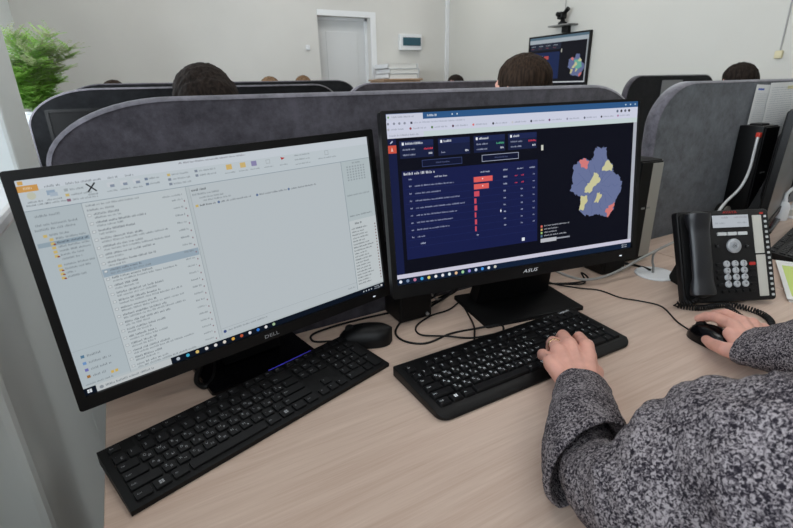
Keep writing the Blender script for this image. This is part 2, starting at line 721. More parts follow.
def window(n, v0, v1, z0, sill_u, label):
    wn = bpy.data.objects.new('window_%d' % n, None)
    COL.objects.link(wn)
    wn.location = (UL, (v0 + v1) / 2, z0)
    WM[wn] = M4.Translation(wn.location)
    struct(wn)
    wn['label'] = label
    z1 = 2.42
    fr = MB()
    fr.box2((UL - 0.08, v0, z0), (UL - 0.01, v1, z0 + 0.07), bevel=0.006)
    fr.box2((UL - 0.08, v0, z1 - 0.07), (UL - 0.01, v1, z1), bevel=0.006)
    fr.box2((UL - 0.08, v0, z0 + 0.07), (UL - 0.01, v0 + 0.07, z1 - 0.07), bevel=0.006)
    fr.box2((UL - 0.08, v1 - 0.07, z0 + 0.07), (UL - 0.01, v1, z1 - 0.07), bevel=0.006)
    fr.build('window_frame', pvc_m, wn)
    k = 3
    for i in range(1, k):
        v = v0 + (v1 - v0) * i / k
        MB().box2((UL - 0.075, v - 0.04, z0 + 0.07), (UL - 0.012, v + 0.04, z1 - 0.07), bevel=0.006).build('mullion', pvc_m, wn)
    for i in range(k):
        a = v0 + (v1 - v0) * i / k + 0.05
        b = v0 + (v1 - v0) * (i + 1) / k - 0.05
        MB().box2((UL - 0.05, a, z0 + 0.05), (UL - 0.044, b, z1 - 0.05)).build('pane', glass_m, wn)
    MB().box2((UL - 0.02, v0 + 0.001, z0 - 0.015), (sill_u, v1 - 0.001, z0 + 0.012), bevel=0.008).build('window_sill', pvc_m, wn)


window(1, -1.6, 1.265, 1.045, PU + 0.02, 'near white window with deep white sill left of the desk')
window(2, 1.56, 4.75, 0.975, -0.40, 'far white window behind the pillar with the fern')
# door
d = bpy.data.objects.new('door_1', None)
COL.objects.link(d)
d.location = (DU0, VF + 0.1, 0)
WM[d] = M4.Translation(d.location)
struct(d)
d['label'] = 'white door set back in the far wall'
MB().box2((DU0 + 0.03, VF + 0.11, 0.005), (DU1 - 0.03, VF + 0.15, DZ - 0.03), bevel=0.004).build('door_leaf', door_m, d)
for z0_, z1_ in ((0.15, 0.85), (1.0, 1.85)):
    MB().box2((DU0 + 0.13, VF + 0.100, z0_), (DU1 - 0.13, VF + 0.112, z1_), bevel=0.006).build('door_panel', door_m, d)
c_ = MB()
c_.box2((DU0, VF + 0.09, 0), (DU0 + 0.03, VF + 0.19, DZ)).box2((DU1 - 0.03, VF + 0.09, 0), (DU1, VF + 0.19, DZ)).box2((DU0, VF + 0.09, DZ - 0.03), (DU1, VF + 0.19, DZ))
c_.build('door_frame', white_m, d)
h_ = MB().cyl((DU0 + 0.09, VF + 0.11, 1.0), (DU0 + 0.09, VF + 0.06, 1.0), 0.01).cyl((DU0 + 0.09, VF + 0.062, 1.0), (DU0 + 0.2, VF + 0.062, 1.0), 0.009)
h_.build('door_handle', silver_m, d)
c_ = MB().box2((DU1, VF - 0.012, 0), (DU1 + 0.07, VF, DZ + 0.06)).box2((DU0, VF - 0.012, DZ), (DU1, VF, DZ + 0.06))
struct(c_.build('trim_1', white_m))
struct(MB().box2((UR - 0.05, VF - 0.03, 0), (UR, VF, ZC), bevel=0.004).build('trim_2', white_m))
struct(MB().box2((UR - 0.012, VB, 0), (UR, VF - 0.03, 0.08)).build('baseboard_right', white_m))
struct(MB().box2((UL, VF - 0.012, 0), (DU0, VF, 0.08)).build('baseboard_far', white_m))

# ceiling lamps (they light the room, above the picture; farthest row added to brighten the far wall)
for lu, ul in ((0.3, 'window-side'), (1.8, 'middle'), (3.3, 'right-hand')):
    for lv, vl in ((-1.2, 'rearmost'), (1.0, 'second'), (2.9, 'third'), (4.8, 'added farthest')):
        t = thing('ceiling_light', '%s square ceiling light panel of the %s row, above the picture' % (vl, ul), 'ceiling light', (lu, lv, ZC), 0, 'ceiling light panels')
        MB().box2((lu - 0.31, lv - 0.31, ZC - 0.03), (lu + 0.31, lv + 0.31, ZC - 0.001), bevel=0.004).build('frame', white_m, t)
        MB().box2((lu - 0.28, lv - 0.28, ZC - 0.034), (lu + 0.28, lv + 0.28, ZC - 0.029)).build('diffuser', MATS.get('lamp_diffuser') or emit_mat('lamp_diffuser', (255, 252, 246), 3.0), t)
        area('ceiling_lamp', (lu, lv, ZC - 0.05), (0, 0, -1), 0.56, 0.56, LAMP_POWER * 0.62, (1.0, 0.985, 0.96))

# ------------------------------------------------------------------ wall fittings
t = thing('breaker_panel', 'white electrical box with dark blue window on far wall', 'electrical box', (3.40, VF - 0.05, 1.645))
MB().box2((3.24, VF - 0.06, 1.645), (3.56, VF, 1.835), bevel=0.012).build('housing', white_pl, t)
MB().box2((3.275, VF - 0.072, 1.70), (3.535, VF - 0.058, 1.795), bevel=0.006).build('cover', panel_blue, t)
o = MB().box2((2.02, VF - 0.03, 1.635), (2.07, VF, 1.69), bevel=0.01).build('wall_sensor', white_pl)
tag(o, 'small white square sensor on far wall left of door', 'sensor')
t = thing('storage_cabinet', 'light wood cabinet under paper trays against far wall', 'cabinet', (3.070, 5.45, 0))
MB().box2((2.820, 5.27, 0.05), (3.320, 5.65, 1.29), bevel=0.004).build('carcass', tan_m, t)
for u in (2.950, 3.39):
    dd = MB().box2((u - 0.118, 5.252, 0.08), (u + 0.118, 5.27, 1.26), bevel=0.003).build('door', tan_m, t)
    MB().cyl((u + (0.09 if u < 3.000 else -0.09), 5.252, 0.7), (u + (0.09 if u < 3.000 else -0.09), 5.23, 0.7), 0.01).build('knob', silver_m, dd)
MB().box2((2.800, 5.25, 1.29), (3.340, 5.66, 1.31), bevel=0.004).build('top', tan_m, t)
MB().box2((2.840, 5.3, 0), (3.300, 5.63, 0.05)).build('plinth', deep_m, t)
for i, (zz, du, lb) in enumerate(((1.31, 0.0, 'lowest'), (1.365, 0.012, 'middle'), (1.42, -0.008, 'topmost'))):
    t = thing('paper_tray', lb + ' white paper tray of the stack on wood cabinet', 'paper tray', (3.100 + du, 5.45, zz), 0, 'paper trays on the far cabinet')
    b = MB()
    b.box2((2.880 + du, 5.28, zz), (3.300 + du, 5.62, zz + 0.008)).box2((2.880 + du, 5.28, zz), (2.890 + du, 5.62, zz + 0.055)).box2((3.290 + du, 5.28, zz), (3.300 + du, 5.62, zz + 0.055)).box2((2.890 + du, 5.605, zz), (3.290 + du, 5.62, zz + 0.055))
    b.build('tray', white_pl, t)
    MB().box2((2.900 + du, 5.285, zz + 0.008), (3.280 + du, 5.60, zz + 0.05)).build('paper_stack', paper_m, t)
t = thing('junction_box', 'yellowed cable junction box on right wall below its conduit', 'junction box', (UR - 0.02, 1.78, 1.37))
MB().box2((UR - 0.025, 1.755, 1.345), (UR, 1.800, 1.395), bevel=0.005).build('box', yellow_box, t)
MB().box2((UR - 0.008, 1.773, 1.395), (UR, 1.782, ZC), bevel=0.002).build('conduit', grey_cable_m, t)


# ------------------------------------------------------------------ dividers
def divider(u0, u1, v, z1, rl, rr, label, fm=None, rm=None, th=0.042, z0=0.42):
    t = thing('desk_divider', label, 'desk divider', ((u0 + u1) / 2, v, 0), 0, 'upholstered desk dividers')
    wd, ht = u1 - u0, z1 - z0
    M = M4(((1, 0, 0, (u0 + u1) / 2), (0, 0, -1, v), (0, 1, 0, (z0 + z1) / 2), (0, 0, 0, 1)))
    pan = MB()
    ins = 0.007
    sub = lambda q: (q[0] - ins, q[1] - ins)
    out = rrect(wd - 2 * ins, ht - 2 * ins, (sub(rr), sub(rl), 0.02, 0.02), 14)
    pan.prism(out, -th / 2 + 0.002, th / 2 - 0.002, M)
    pan.build('fabric_panel', fm or velour_m, t, smooth=40)
    rim = MB()
    a = rrect(wd, ht, (rr, rl, 0.02, 0.02), 14)
    b = rrect(wd - 2 * ins, ht - 2 * ins, (sub(rr), sub(rl), 0.012, 0.012), 14)
    n = len(a)
    rows = []
    for (pl, z) in ((b, -th / 2), (a, -th / 2 + 0.006), (a, th / 2 - 0.006), (b, th / 2)):
        rows.append([rim.bm.verts.new(M @ V((x, y, z))) for x, y in pl])
    for r0, r1 in zip(rows, rows[1:] + rows[:1]):
        for i in range(n):
            rim.bm.faces.new((r0[i], r0[(i + 1) % n], r1[(i + 1) % n], r1[i]))
    rim.build('edge_trim', rm or velour_rim, t, smooth=50)
    for u in (u0 + 0.25, u1 - 0.25):
        MB().box2((u - 0.02, v - 0.015, 0), (u + 0.02, v + 0.015, z0 + 0.01)).build('post', silver_m, t)
    return t


divider(-0.108, 1.325, 0.908, 1.219, (0.19, 0.10), (0.24, 0.20), 'long grey upholstered divider directly behind the two front monitors')
divider(1.378, 3.05, 0.908, 1.221, (0.17, 0.13), (0.15, 0.15), 'grey upholstered divider behind the desk phone with papers pinned on it', velour_blue)
divider(-0.295, 0.96, 2.30, 1.246, (0.24, 0.14), (0.12, 0.09), 'second-row shade-darkened divider in front of the long-haired person, beside the fern', velour_dark, velour_m)
divider(1.02, 2.10, 2.30, 1.247, (0.13, 0.09), (0.15, 0.15), 'second-row grey divider in front of the short-haired man')
divider(2.89, 3.88, 2.12, 1.258, (0.14, 0.13), (0.14, 0.10), 'dark grey divider by the right wall with a pinned grey sheet', velour_dark, velour_m)
divider(-0.26, 1.70, 3.70, 1.283, (0.22, 0.12), (0.16, 0.1), 'third-row divider, the farthest, in front of the far wall', velour_dark, velour_m)
o = MB().box2((3.24, 2.094, 0.98), (3.47, 2.0965, 1.225)).build('pinned_sheet', mat('grey_sheet', (120, 122, 124), 0.8))
tag(o, 'plain grey sheet pinned on the dark divider by right wall', 'sheet')


# ------------------------------------------------------------------ desks
def desk(u0, u1, v0, v1, label):
    t = thing('office_desk', label, 'desk', ((u0 + u1) / 2, (v0 + v1) / 2, 0), 0, 'oak laminate desks')
    MB().box2((u0, v0, ZD - 0.025), (u1 - 0.002, v1, ZD), bevel=0.0015, seg=2).build('desktop', wood_m, t)
    for u in (u0 + 0.05, u1 - 0.075):
        MB().box2((u, v0 + 0.08, 0), (u + 0.025, v1 - 0.02, ZD - 0.025), bevel=0.001).build('side_panel', wood_m, t)
    MB().box2((u0 + 0.075, v1 - 0.12, 0.25), (u1 - 0.075, v1 - 0.10, ZD - 0.025)).build('back_panel', wood_m, t)
    return t


desk(-0.108, 1.34, 0.085, 0.884, 'light oak desk in front carrying the two monitors and desk phone')
desk(1.342, 2.80, 0.085, 0.884, 'light oak desk to the right with papers and bottles')
desk(-0.19, 0.95, 1.74, 2.27, 'second-row desk of the long-haired person behind front divider')
desk(1.03, 2.16, 1.74, 2.27, 'second-row desk of the short-haired man behind front divider')
desk(2.88, 3.92, 1.70, 2.09, 'narrow second-row desk by the right wall under dark divider')
desk(-0.26, 1.65, 3.02, 3.67, 'third-row desk behind the second dividers')


# ------------------------------------------------------------------ screens: pictures
def mail_art():
    a = Art(0.527, 0.2965)
    G = (196, 206, 210)
    tx = (134, 143, 150)
    a.rect(0, 0, 1, 1, G, 1)
    a.rect(0, 0, 1, 0.045, (214, 222, 230), 2)
    a.rect(0, 0.045, 1, 0.128, (206, 216, 222), 2)
    a.rect(0, 0.127, 1, 0.130, (150, 165, 176), 5)
    a.rect(0.004, 0.005, 0.014, 0.020, (222, 176, 96), 6)
    a.rect(0.0, 0.024, 0.040, 0.050, (218, 164, 92), 6)
    a.line(0.012, 0.031, 0.018, (240, 225, 200), 0.010)
    a.line(0.36, 0.010, 0.19, (120, 118, 130), 0.009)
    for x, l in ((0.052, 0.03), (0.095, 0.075), (0.185, 0.022), (0.225, 0.018)):
        a.line(x, 0.033, l, tx, 0.010)
    # ribbon
    a.dot(0.023, 0.068, 0.009, (205, 208, 190))
    a.rect(0.053, 0.055, 0.070, 0.075, (160, 180, 200), 7)
    a.rect(0.058, 0.066, 0.074, 0.082, (180, 195, 210), 8)
    for x in (0.012, 0.050):
        a.line(x, 0.090, 0.03, tx, 0.008)
        a.line(x - 0.004, 0.103, 0.04, tx, 0.008)
    for i, c in enumerate(((170, 180, 185), (214, 194, 130), (150, 110, 130))):
        a.rect(0.088, 0.058 + i * 0.022, 0.096, 0.070 + i * 0.022, c, 7)
        a.line(0.100, 0.060 + i * 0.022, 0.03 + 0.012 * i, tx, 0.009)
    for s in (-1, 1):   # the delete cross
        a.poly([(0.145 - 0.011, 0.068 - s * 0.017), (0.145 - 0.008, 0.068 - s * 0.020), (0.145 + 0.011, 0.068 + s * 0.017), (0.145 + 0.008, 0.068 + s * 0.020)][::1 if s > 0 else -1], (46, 48, 52), 9)
    a.line(0.135, 0.094, 0.022, tx, 0.008)
    for i, x in enumerate((0.180, 0.210, 0.240)):
        a.rect(x, 0.058, x + 0.016, 0.078, (214, 220, 226), 7)
        a.rect(x + 0.006, 0.068, x + 0.016, 0.080, (146, 158, 176), 8)
        a.line(x - 0.003, 0.092, 0.022, tx, 0.008)
    for i in range(2):
        a.rect(0.268, 0.060 + 0.024 * i, 0.276, 0.072 + 0.024 * i, (130, 145, 165), 7)
        a.line(0.279, 0.061 + 0.024 * i, 0.026, tx, 0.009)
    for x in (0.325, 0.398):
        for i in range(3 if x < 0.35 else 2):
            a.rect(x, 0.056 + i * 0.022, x + 0.008, 0.068 + i * 0.022, (214, 192, 128) if i == 0 and x < 0.35 else (140, 150, 165), 7)
            a.line(x + 0.012, 0.058 + i * 0.022, 0.045, tx, 0.009)
    for x, c in ((0.488, (222, 190, 120)), (0.530, (220, 192, 128)), (0.565, (150, 145, 186)), (0.610, (190, 190, 190)), (0.662, (190, 60, 60))):
        a.rect(x, 0.052, x + 0.017, 0.078, c if x < 0.6 else (206, 216, 222), 7)
        if x > 0.65:
            a.poly([(x, 0.052), (x + 0.015, 0.058), (x + 0.003, 0.068)], c, 9)
        elif x > 0.6:
            a.frame(x + 0.002, 0.055, x + 0.015, 0.076, (170, 176, 180))
        a.line(x - 0.006, 0.090, 0.03, tx, 0.007)
    for i in range(3):
        a.line(0.710, 0.050 + i * 0.024, 0.055, tx, 0.008)
    a.frame(0.822, 0.050, 0.836, 0.075, (160, 170, 175))
    a.line(0.795, 0.086, 0.07, tx, 0.008)
    # folder tree
    a.rect(0, 0.130, 0.114, 0.965, (190, 202, 208), 3)
    a.rect(0.1135, 0.130, 0.1150, 0.965, (160, 172, 180), 5)
    for y, x, l in ((0.150, 0.016, 0.05), (0.188, 0.012, 0.085), (0.208, 0.008, 0.080)):
        a.line(x, y, l, tx, 0.011)
    fy = 0.236
    for i, l in enumerate((0.04, 0.062, 0.085, 0.078, 0.088, 0.05, 0.042, 0.08, 0.055, 0.020, 0.042)):
        x = 0.020 + (0.010 if i else 0)
        if i == 2:
            a.rect(0.004, fy - 0.004, 0.112, fy + 0.016, (158, 176, 188), 6)
        if i not in (6,):
            a.rect(x, fy, x + 0.008, fy + 0.012, (216, 192, 122), 8)
            if i % 3 == 2 or i > 7:
                a.rect(x + 0.005, fy + 0.007, x + 0.010, fy + 0.013, (150, 70, 60), 9)
        a.line(x + 0.013, fy, min(l, 0.108 - x - 0.013), (80, 92, 104) if i == 2 else tx, 0.010)
        fy += 0.0185 if i != 6 else 0.026
    a.rect(0.0, 0.776, 0.113, 0.7775, (165, 176, 182), 6)
    for i in range(4):
        a.rect(0.016, 0.805 + i * 0.034, 0.024, 0.819 + i * 0.034, ((90, 130, 160), (120, 160, 210), (120, 120, 190), (170, 120, 60))[i], 8)
        a.line(0.030, 0.807 + i * 0.034, (0.03, 0.05, 0.045, 0.03)[i], tx, 0.012)
    for x in (0.070, 0.080):
        a.rect(x, 0.922, x + 0.007, 0.936, (224, 190, 100), 8)
    a.line(0.008, 0.946, 0.065, tx, 0.009)
    # message list
    a.rect(0.115, 0.130, 0.364, 0.955, (205, 214, 218), 3)
    a.rect(0.363, 0.130, 0.3645, 0.955, (165, 176, 184), 6)
    a.rect(0.372, 0.140, 0.3735, 0.94, (178, 186, 192), 6)
    a.line(0.122, 0.140, 0.12, tx, 0.009)
    a.line(0.122, 0.160, 0.06, tx, 0.010)
    a.line(0.300, 0.158, 0.05, tx, 0.009)
    y, i = 0.180, 0
    while y < 0.93:
        if i == 7:
            a.rect(0.116, y - 0.004, 0.361, y + 0.034, (164, 182, 196), 6)
        dk = (112, 120, 128)
        a.rect(0.120, y + 0.002, 0.128, y + 0.014, (222, 228, 230), 7)
        a.frame(0.120, y + 0.002, 0.128, y + 0.014, (150, 158, 166), 0.0009, 8)
        a.line(0.134, y, random.uniform(0.05, 0.12), dk, 0.011)
        a.line(0.134, y + 0.0165, random.choice((0.04, 0.06, 0.1, 0.16)), tx, 0.010)
        a.line(0.322, y, 0.026, tx, 0.010)
        a.rect(0.352, y + 0.012, 0.355, y + 0.020, (150, 120, 130), 8)
        y += 0.0375
        i += 1
    # reading pane
    a.rect(0.374, 0.130, 0.880, 0.955, (200, 209, 214), 3)
    a.line(0.378, 0.146, 0.038, (66, 70, 74), 0.013)
    a.line(0.378, 0.170, 0.075, tx, 0.010)
    a.line(0.395, 0.190, 0.07, tx, 0.009)
    a.line(0.405, 0.206, 0.08, tx, 0.009)
    a.rect(0.380, 0.226, 0.388, 0.238, (216, 190, 120), 8)
    a.line(0.392, 0.227, 0.045, (80, 84, 90), 0.010)
    for x in (0.446, 0.565, 0.672):
        a.dot(x, 0.232, 0.004, (110, 130, 165))
        a.line(x + 0.008, 0.227, 0.09, (110, 116, 124), 0.010)
    a.rect(0.374, 0.905, 0.880, 0.9065, (160, 170, 178), 6)
    a.dot(0.383, 0.925, 0.005, (60, 80, 140))
    a.line(0.394, 0.919, 0.13, tx, 0.010)
    a.line(0.84, 0.925, 0.03, tx, 0.010)
    # day pane
    a.rect(0.880, 0.130, 1.0, 0.955, (192, 204, 208), 3)
    a.rect(0.879, 0.130, 0.881, 0.955, (150, 164, 174), 6)
    a.line(0.925, 0.140, 0.032, tx, 0.010)
    for r_ in range(6):
        for q in range(7):
            a.rect(0.900 + q * 0.0115, 0.162 + r_ * 0.016, 0.906 + q * 0.0115, 0.171 + r_ * 0.016, (160, 170, 176), 8)
    a.line(0.888, 0.335, 0.095, tx, 0.010)
    a.line(0.888, 0.465, 0.095, (110, 116, 124), 0.010)
    a.rect(0.882, 0.500, 1.0, 0.955, (208, 216, 219), 4)
    a.line(0.905, 0.515, 0.030, (60, 66, 72), 0.013)
    y = 0.548
    while y < 0.93:
        a.line(0.888, y, random.uniform(0.05, 0.085), (70, 78, 86), 0.010)
        a.rect(0.990, y, 0.994, y + 0.009, (120, 70, 70), 8)
        y += 0.0205
    # status bar and task bar
    a.rect(0, 0.955, 1, 0.968, (196, 206, 210), 5)
    a.rect(0, 0.966, 1, 1.0, (12, 22, 36), 6)
    a.rect(0.028, 0.966, 0.218, 1.0, (206, 212, 214), 7)
    a.dot(0.040, 0.983, 0.005, (150, 158, 164))
    a.line(0.050, 0.977, 0.12, (120, 130, 136), 0.011)
    for q in range(4):
        a.rect(0.007 + 0.0055 * (q % 2), 0.975 + 0.009 * (q // 2), 0.0118 + 0.0055 * (q % 2), 0.983 + 0.009 * (q // 2), (235, 240, 245), 9)
    ic = ((190, 200, 210), (70, 180, 215), (228, 200, 120), (236, 236, 236), (236, 236, 236), (236, 230, 220), (235, 180, 80), (200, 90, 60), (235, 235, 240), (50, 120, 215), (240, 240, 240), (170, 200, 160))
    for i, c in enumerate(ic):
        a.dot(0.237 + i * 0.0275, 0.983, 0.0052, c, 9)
    for i in range(4):
        a.dot(0.905 + 0.012 * i, 0.984, 0.003, (190, 200, 210), 9)
    a.line(0.955, 0.973, 0.024, (190, 200, 210), 0.009)
    a.line(0.955, 0.985, 0.024, (190, 200, 210), 0.009)
    a.rect(0.985, 0.976, 0.993, 0.990, (225, 228, 230), 9)
    return a


OUTL = [(0.809, 0.285), (0.829, 0.279), (0.864, 0.286), (0.868, 0.362), (0.893, 0.403), (0.897, 0.449), (0.927, 0.484), (0.942, 0.533), (0.931, 0.601), (0.914, 0.653), (0.902, 0.714), (0.881, 0.758), (0.857, 0.745), (0.83, 0.723), (0.814, 0.725), (0.773, 0.728), (0.771, 0.688), (0.744, 0.683), (0.751, 0.623), (0.756, 0.594), (0.727, 0.573), (0.701, 0.546), (0.716, 0.504), (0.712, 0.4), (0.739, 0.359), (0.759, 0.34), (0.785, 0.361), (0.805, 0.354)]
PATCH = [((205, 202, 158), [(0.807, 0.443), (0.823, 0.45), (0.84, 0.494), (0.809, 0.534), (0.789, 0.577), (0.766, 0.565), (0.773, 0.528), (0.793, 0.494)]),
         ((205, 202, 158), [(0.868, 0.367), (0.893, 0.403), (0.89, 0.445), (0.844, 0.434)]),
         ((205, 200, 152), [(0.75, 0.592), (0.779, 0.59), (0.782, 0.629), (0.765, 0.687), (0.744, 0.686)]),
         ((205, 200, 152), [(0.826, 0.578), (0.848, 0.591), (0.833, 0.646), (0.812, 0.642)]),
         ((214, 124, 124), [(0.739, 0.359), (0.759, 0.34), (0.783, 0.361), (0.775, 0.413), (0.75, 0.401)]),
         ((214, 124, 120), [(0.909, 0.655), (0.905, 0.707), (0.881, 0.758), (0.867, 0.72), (0.882, 0.679)])]


def rough_poly(p, amp, n=4, seed=1):
    rnd = random.Random(seed)
    out = []
    for i, (x, y) in enumerate(p):
        x1, y1 = p[(i + 1) % len(p)]
        for k in range(n):
            t = k / n
            out.append((x + (x1 - x) * t + rnd.uniform(-amp, amp) * (k > 0), y + (y1 - y) * t + rnd.uniform(-amp, amp) * 1.7 * (k > 0)))
    return out


def inside(q, poly=OUTL):
    r_ = False
    for (x0, y0), (x1, y1) in zip(poly, poly[1:] + poly[:1]):
        if (y0 > q[1]) != (y1 > q[1]) and q[0] < (x1 - x0) * (q[1] - y0) / (y1 - y0) + x0:
            r_ = not r_
    return r_


def map_art(a, f=lambda p: p):
    a.poly([f(p) for p in rough_poly(OUTL, 0.0055, 6)], (106, 117, 156), 10)
    rnd = random.Random(3)
    # district borders
    cx, cy = 0.825, 0.53
    for i in range(16):
        an = i * 0.393 + 0.1
        p = (cx + 0.02 * math.cos(an), cy + 0.04 * math.sin(an))
        for s in range(5):
            q = (p[0] + 0.017 * math.cos(an + rnd.uniform(-0.8, 0.8)), p[1] + 0.032 * math.sin(an + rnd.uniform(-0.8, 0.8)))
            if not inside(q):
                break
            nx, ny = -(q[1] - p[1]) * 0.562, (q[0] - p[0])
            L = math.hypot(nx, ny) + 1e-9
            nx, ny = nx / L * 0.0006, ny / L * 0.0006
            a.poly([f((p[0] + nx, p[1] + ny)), f((q[0] + nx, q[1] + ny)), f((q[0] - nx, q[1] - ny)), f((p[0] - nx, p[1] - ny))], (78, 90, 136), 14)
            p = q
    for i, (c, p) in enumerate(PATCH):
        a.poly([f(q) for q in rough_poly(p, 0.0045, 4, i)], c, 16)


def dash_art():
    a = Art(0.527, 0.2965)
    a.rect(0, 0, 1, 1, (9, 11, 24), 1)
    # browser chrome
    a.rect(0, 0, 1, 0.036, (48, 90, 138), 3)
    a.rect(0.004, 0.002, 0.128, 0.038, (206, 210, 226), 4)
    a.line(0.022, 0.014, 0.075, (150, 155, 170), 0.010)
    a.rect(0.008, 0.014, 0.013, 0.024, (100, 160, 90), 8)
    a.line(0.143, 0.012, 0.032, (225, 232, 240), 0.013)
    for x in (0.230, 0.248):
        a.rect(x, 0.014, x + 0.004, 0.022, (215, 225, 235), 8)
    for i in range(3):
        a.rect(0.940 + 0.022 * i, 0.014, 0.946 + 0.022 * i, 0.022, (190, 208, 225), 8)
    a.rect(0, 0.036, 1, 0.104, (208, 212, 230), 3)
    a.rect(0, 0.104, 1, 0.134, (200, 214, 216), 3)
    a.rect(0, 0.104, 0.128, 0.134, (206, 210, 226), 4)
    for x in (0.008, 0.028, 0.046, 0.064):
        a.dot(x, 0.054, 0.004, (140, 145, 160))
    a.rect(0.084, 0.048, 0.091, 0.060, (60, 62, 80), 8)
    a.line(0.096, 0.049, 0.18, (160, 166, 184), 0.010)
    for i, c in enumerate(((100, 110, 130), (60, 60, 70), (90, 95, 110), (40, 42, 50))):
        a.dot(0.905 + 0.018 * i, 0.056, 0.005, c)
    x = 0.008
    for c in ((180, 180, 190), (150, 60, 70), (80, 120, 60), (90, 60, 80), (220, 120, 120), (60, 62, 70), (200, 200, 205), (40, 46, 60), (110, 60, 110), (150, 150, 170), (90, 96, 110), (60, 62, 70), (170, 120, 160)):
        a.dot(x, 0.085, 0.004, c)
        a.line(x + 0.009, 0.080, 0.046, (150, 156, 172), 0.010)
        x += 0.075
    a.line(0.010, 0.114, 0.10, (150, 156, 172), 0.010)
    # page: left rail
    a.rect(0.0, 0.134, 1, 0.1365, (6, 8, 16), 5)
    a.rect(0.0, 0.136, 0.031, 0.955, (21, 28, 66), 4)
    a.rect(0.0, 0.172, 0.031, 0.216, (206, 84, 66), 6)
    a.poly([(0.012, 0.205), (0.016, 0.182), (0.020, 0.205)], (235, 190, 180), 8)
    a.poly([(0.010, 0.160), (0.018, 0.146), (0.021, 0.152), (0.013, 0.163)], (190, 196, 220), 8)
    # cards
    card = (23, 31, 64)
    for i, (x0, x1) in enumerate(((0.042, 0.160), (0.177, 0.293), (0.308, 0.428), (0.441, 0.556))):
        a.rect(x0, 0.152, x1, 0.250, card, 4)
        a.rect(x0, 0.152, x1, 0.184, (27, 37, 78), 5)
        a.rect(x0 + 0.008, 0.160, x0 + 0.015, 0.176, (235, 238, 245), 8)
        a.line(x0 + 0.020, 0.161, (0.058, 0.026, 0.036, 0.022)[i], (225, 230, 242), 0.014, words=False)
        if i != 1:
            a.line(x0 + 0.010, 0.196, 0.044, (170, 178, 205), 0.010)
            a.line(x1 - 0.034, 0.196, 0.030, ((232, 70, 84), 0, (90, 190, 140), (232, 70, 84))[i], 0.012, words=False)
        a.line(x0 + 0.010, 0.226, (0.042, 0.014, 0.042, 0.042)[i], (170, 178, 205), 0.010)
        a.line(x1 - 0.018, 0.224, 0.014, (225, 230, 242), 0.012, words=False)
    a.rect(0.575, 0.235, 0.584, 0.268, (205, 206, 196), 6)
    for x0, x1, c in ((0.116, 0.262, (64, 76, 120)), (0.337, 0.482, (176, 184, 206))):
        a.rect(x0, 0.266, x1, 0.306, (14, 20, 48), 5)
        a.frame(x0, 0.266, x1, 0.306, c, 0.0016)
        a.line(x0 + 0.05, 0.282, 0.05, (90, 100, 140), 0.009)
    # table panel
    a.rect(0.044, 0.322, 0.560, 0.850, (22, 29, 74), 4)
    a.line(0.050, 0.330, 0.108, (232, 236, 246), 0.016)
    a.line(0.158, 0.362, 0.045, (200, 206, 226), 0.011)
    a.line(0.066, 0.366, 0.010, (160, 170, 205), 0.010)
    for x, l in ((0.330, 0.036), (0.420, 0.016), (0.475, 0.024), (0.526, 0.026)):
        a.line(x, 0.362, l, (190, 198, 222), 0.010)
    bars = (0.073, 0.058, 0.020, 0.008, 0.010, 0.006, 0.008, 0.006)
    lens = (0.140, 0.092, 0.160, 0.180, 0.150, 0.132, 0.118, 0.026)
    for i in range(9):
        y = 0.400 + i * 0.0435
        a.rect(0.052, y + 0.028, 0.552, y + 0.0288, (44, 56, 118), 6)
        if i < 8:
            a.rect(0.304, y - 0.006, 0.304 + bars[i], y + 0.026, (226, 96, 92) if i < 2 else (206, 78, 96), 7)
            a.line(0.086, y + 0.007, lens[i], (160, 168, 200), 0.0095)
            a.line(0.066, y + 0.006, 0.006, (170, 178, 210), 0.010)
            a.line(0.420, y + 0.004, 0.013 if i < 2 else 0.008, (190, 198, 226), 0.011)
            if i in (0, 1):
                for x in (0.466, 0.492):
                    a.line(x, y + 0.004, 0.010, (226, 70, 90), 0.010)
            else:
                a.line(0.490, y + 0.004, 0.006, (170, 178, 210), 0.010)
            a.line(0.540, y + 0.004, 0.006, (170, 178, 210), 0.010)
        else:
            a.line(0.096, y + 0.006, 0.022, (190, 198, 226), 0.011)
            a.line(0.310, y + 0.002, 0.006, (190, 198, 226), 0.010)
    for i in (0, 1):
        a.rect(0.336, 0.404 + 0.0435 * i, 0.340, 0.412 + 0.0435 * i, (250, 220, 220), 9)
    a.poly([(0.405, 0.622), (0.408, 0.608), (0.411, 0.622), (0.408, 0.632)], (235, 238, 245), 9)
    a.rect(0.494, 0.815, 0.506, 0.837, (225, 230, 240), 9)
    # legend and slider
    for i, c in enumerate(((214, 110, 100), (210, 170, 110), (150, 190, 120), (90, 120, 150))):
        a.rect(0.575, 0.752 + 0.022 * i, 0.583, 0.766 + 0.022 * i, c, 7)
        a.line(0.590, 0.752 + 0.022 * i, (0.11, 0.06, 0.055, 0.10)[i], (190, 194, 205), 0.009)
    a.rect(0.575, 0.842, 0.645, 0.868, (186, 188, 196), 6)
    a.rect(0.645, 0.848, 0.705, 0.858, (150, 154, 166), 6)
    map_art(a)
    # right and lower light bars, task bar
    a.rect(0.984, 0.134, 1.0, 0.958, (176, 180, 190), 7)
    a.rect(0.0, 0.136, 0.003, 0.958, (200, 205, 215), 7)
    a.rect(0.0, 0.936, 1.0, 0.962, (206, 204, 222), 8)
    a.rect(0.0, 0.962, 1.0, 1.0, (16, 32, 56), 8)
    ic = ((230, 236, 245), (120, 140, 170), (190, 120, 150), (70, 170, 225), (226, 214, 120), (232, 232, 232), (228, 228, 235), (222, 236, 240), (230, 190, 150), (160, 210, 160), (150, 140, 220), (205, 215, 235), (70, 150, 225), (230, 235, 240), (205, 205, 195))
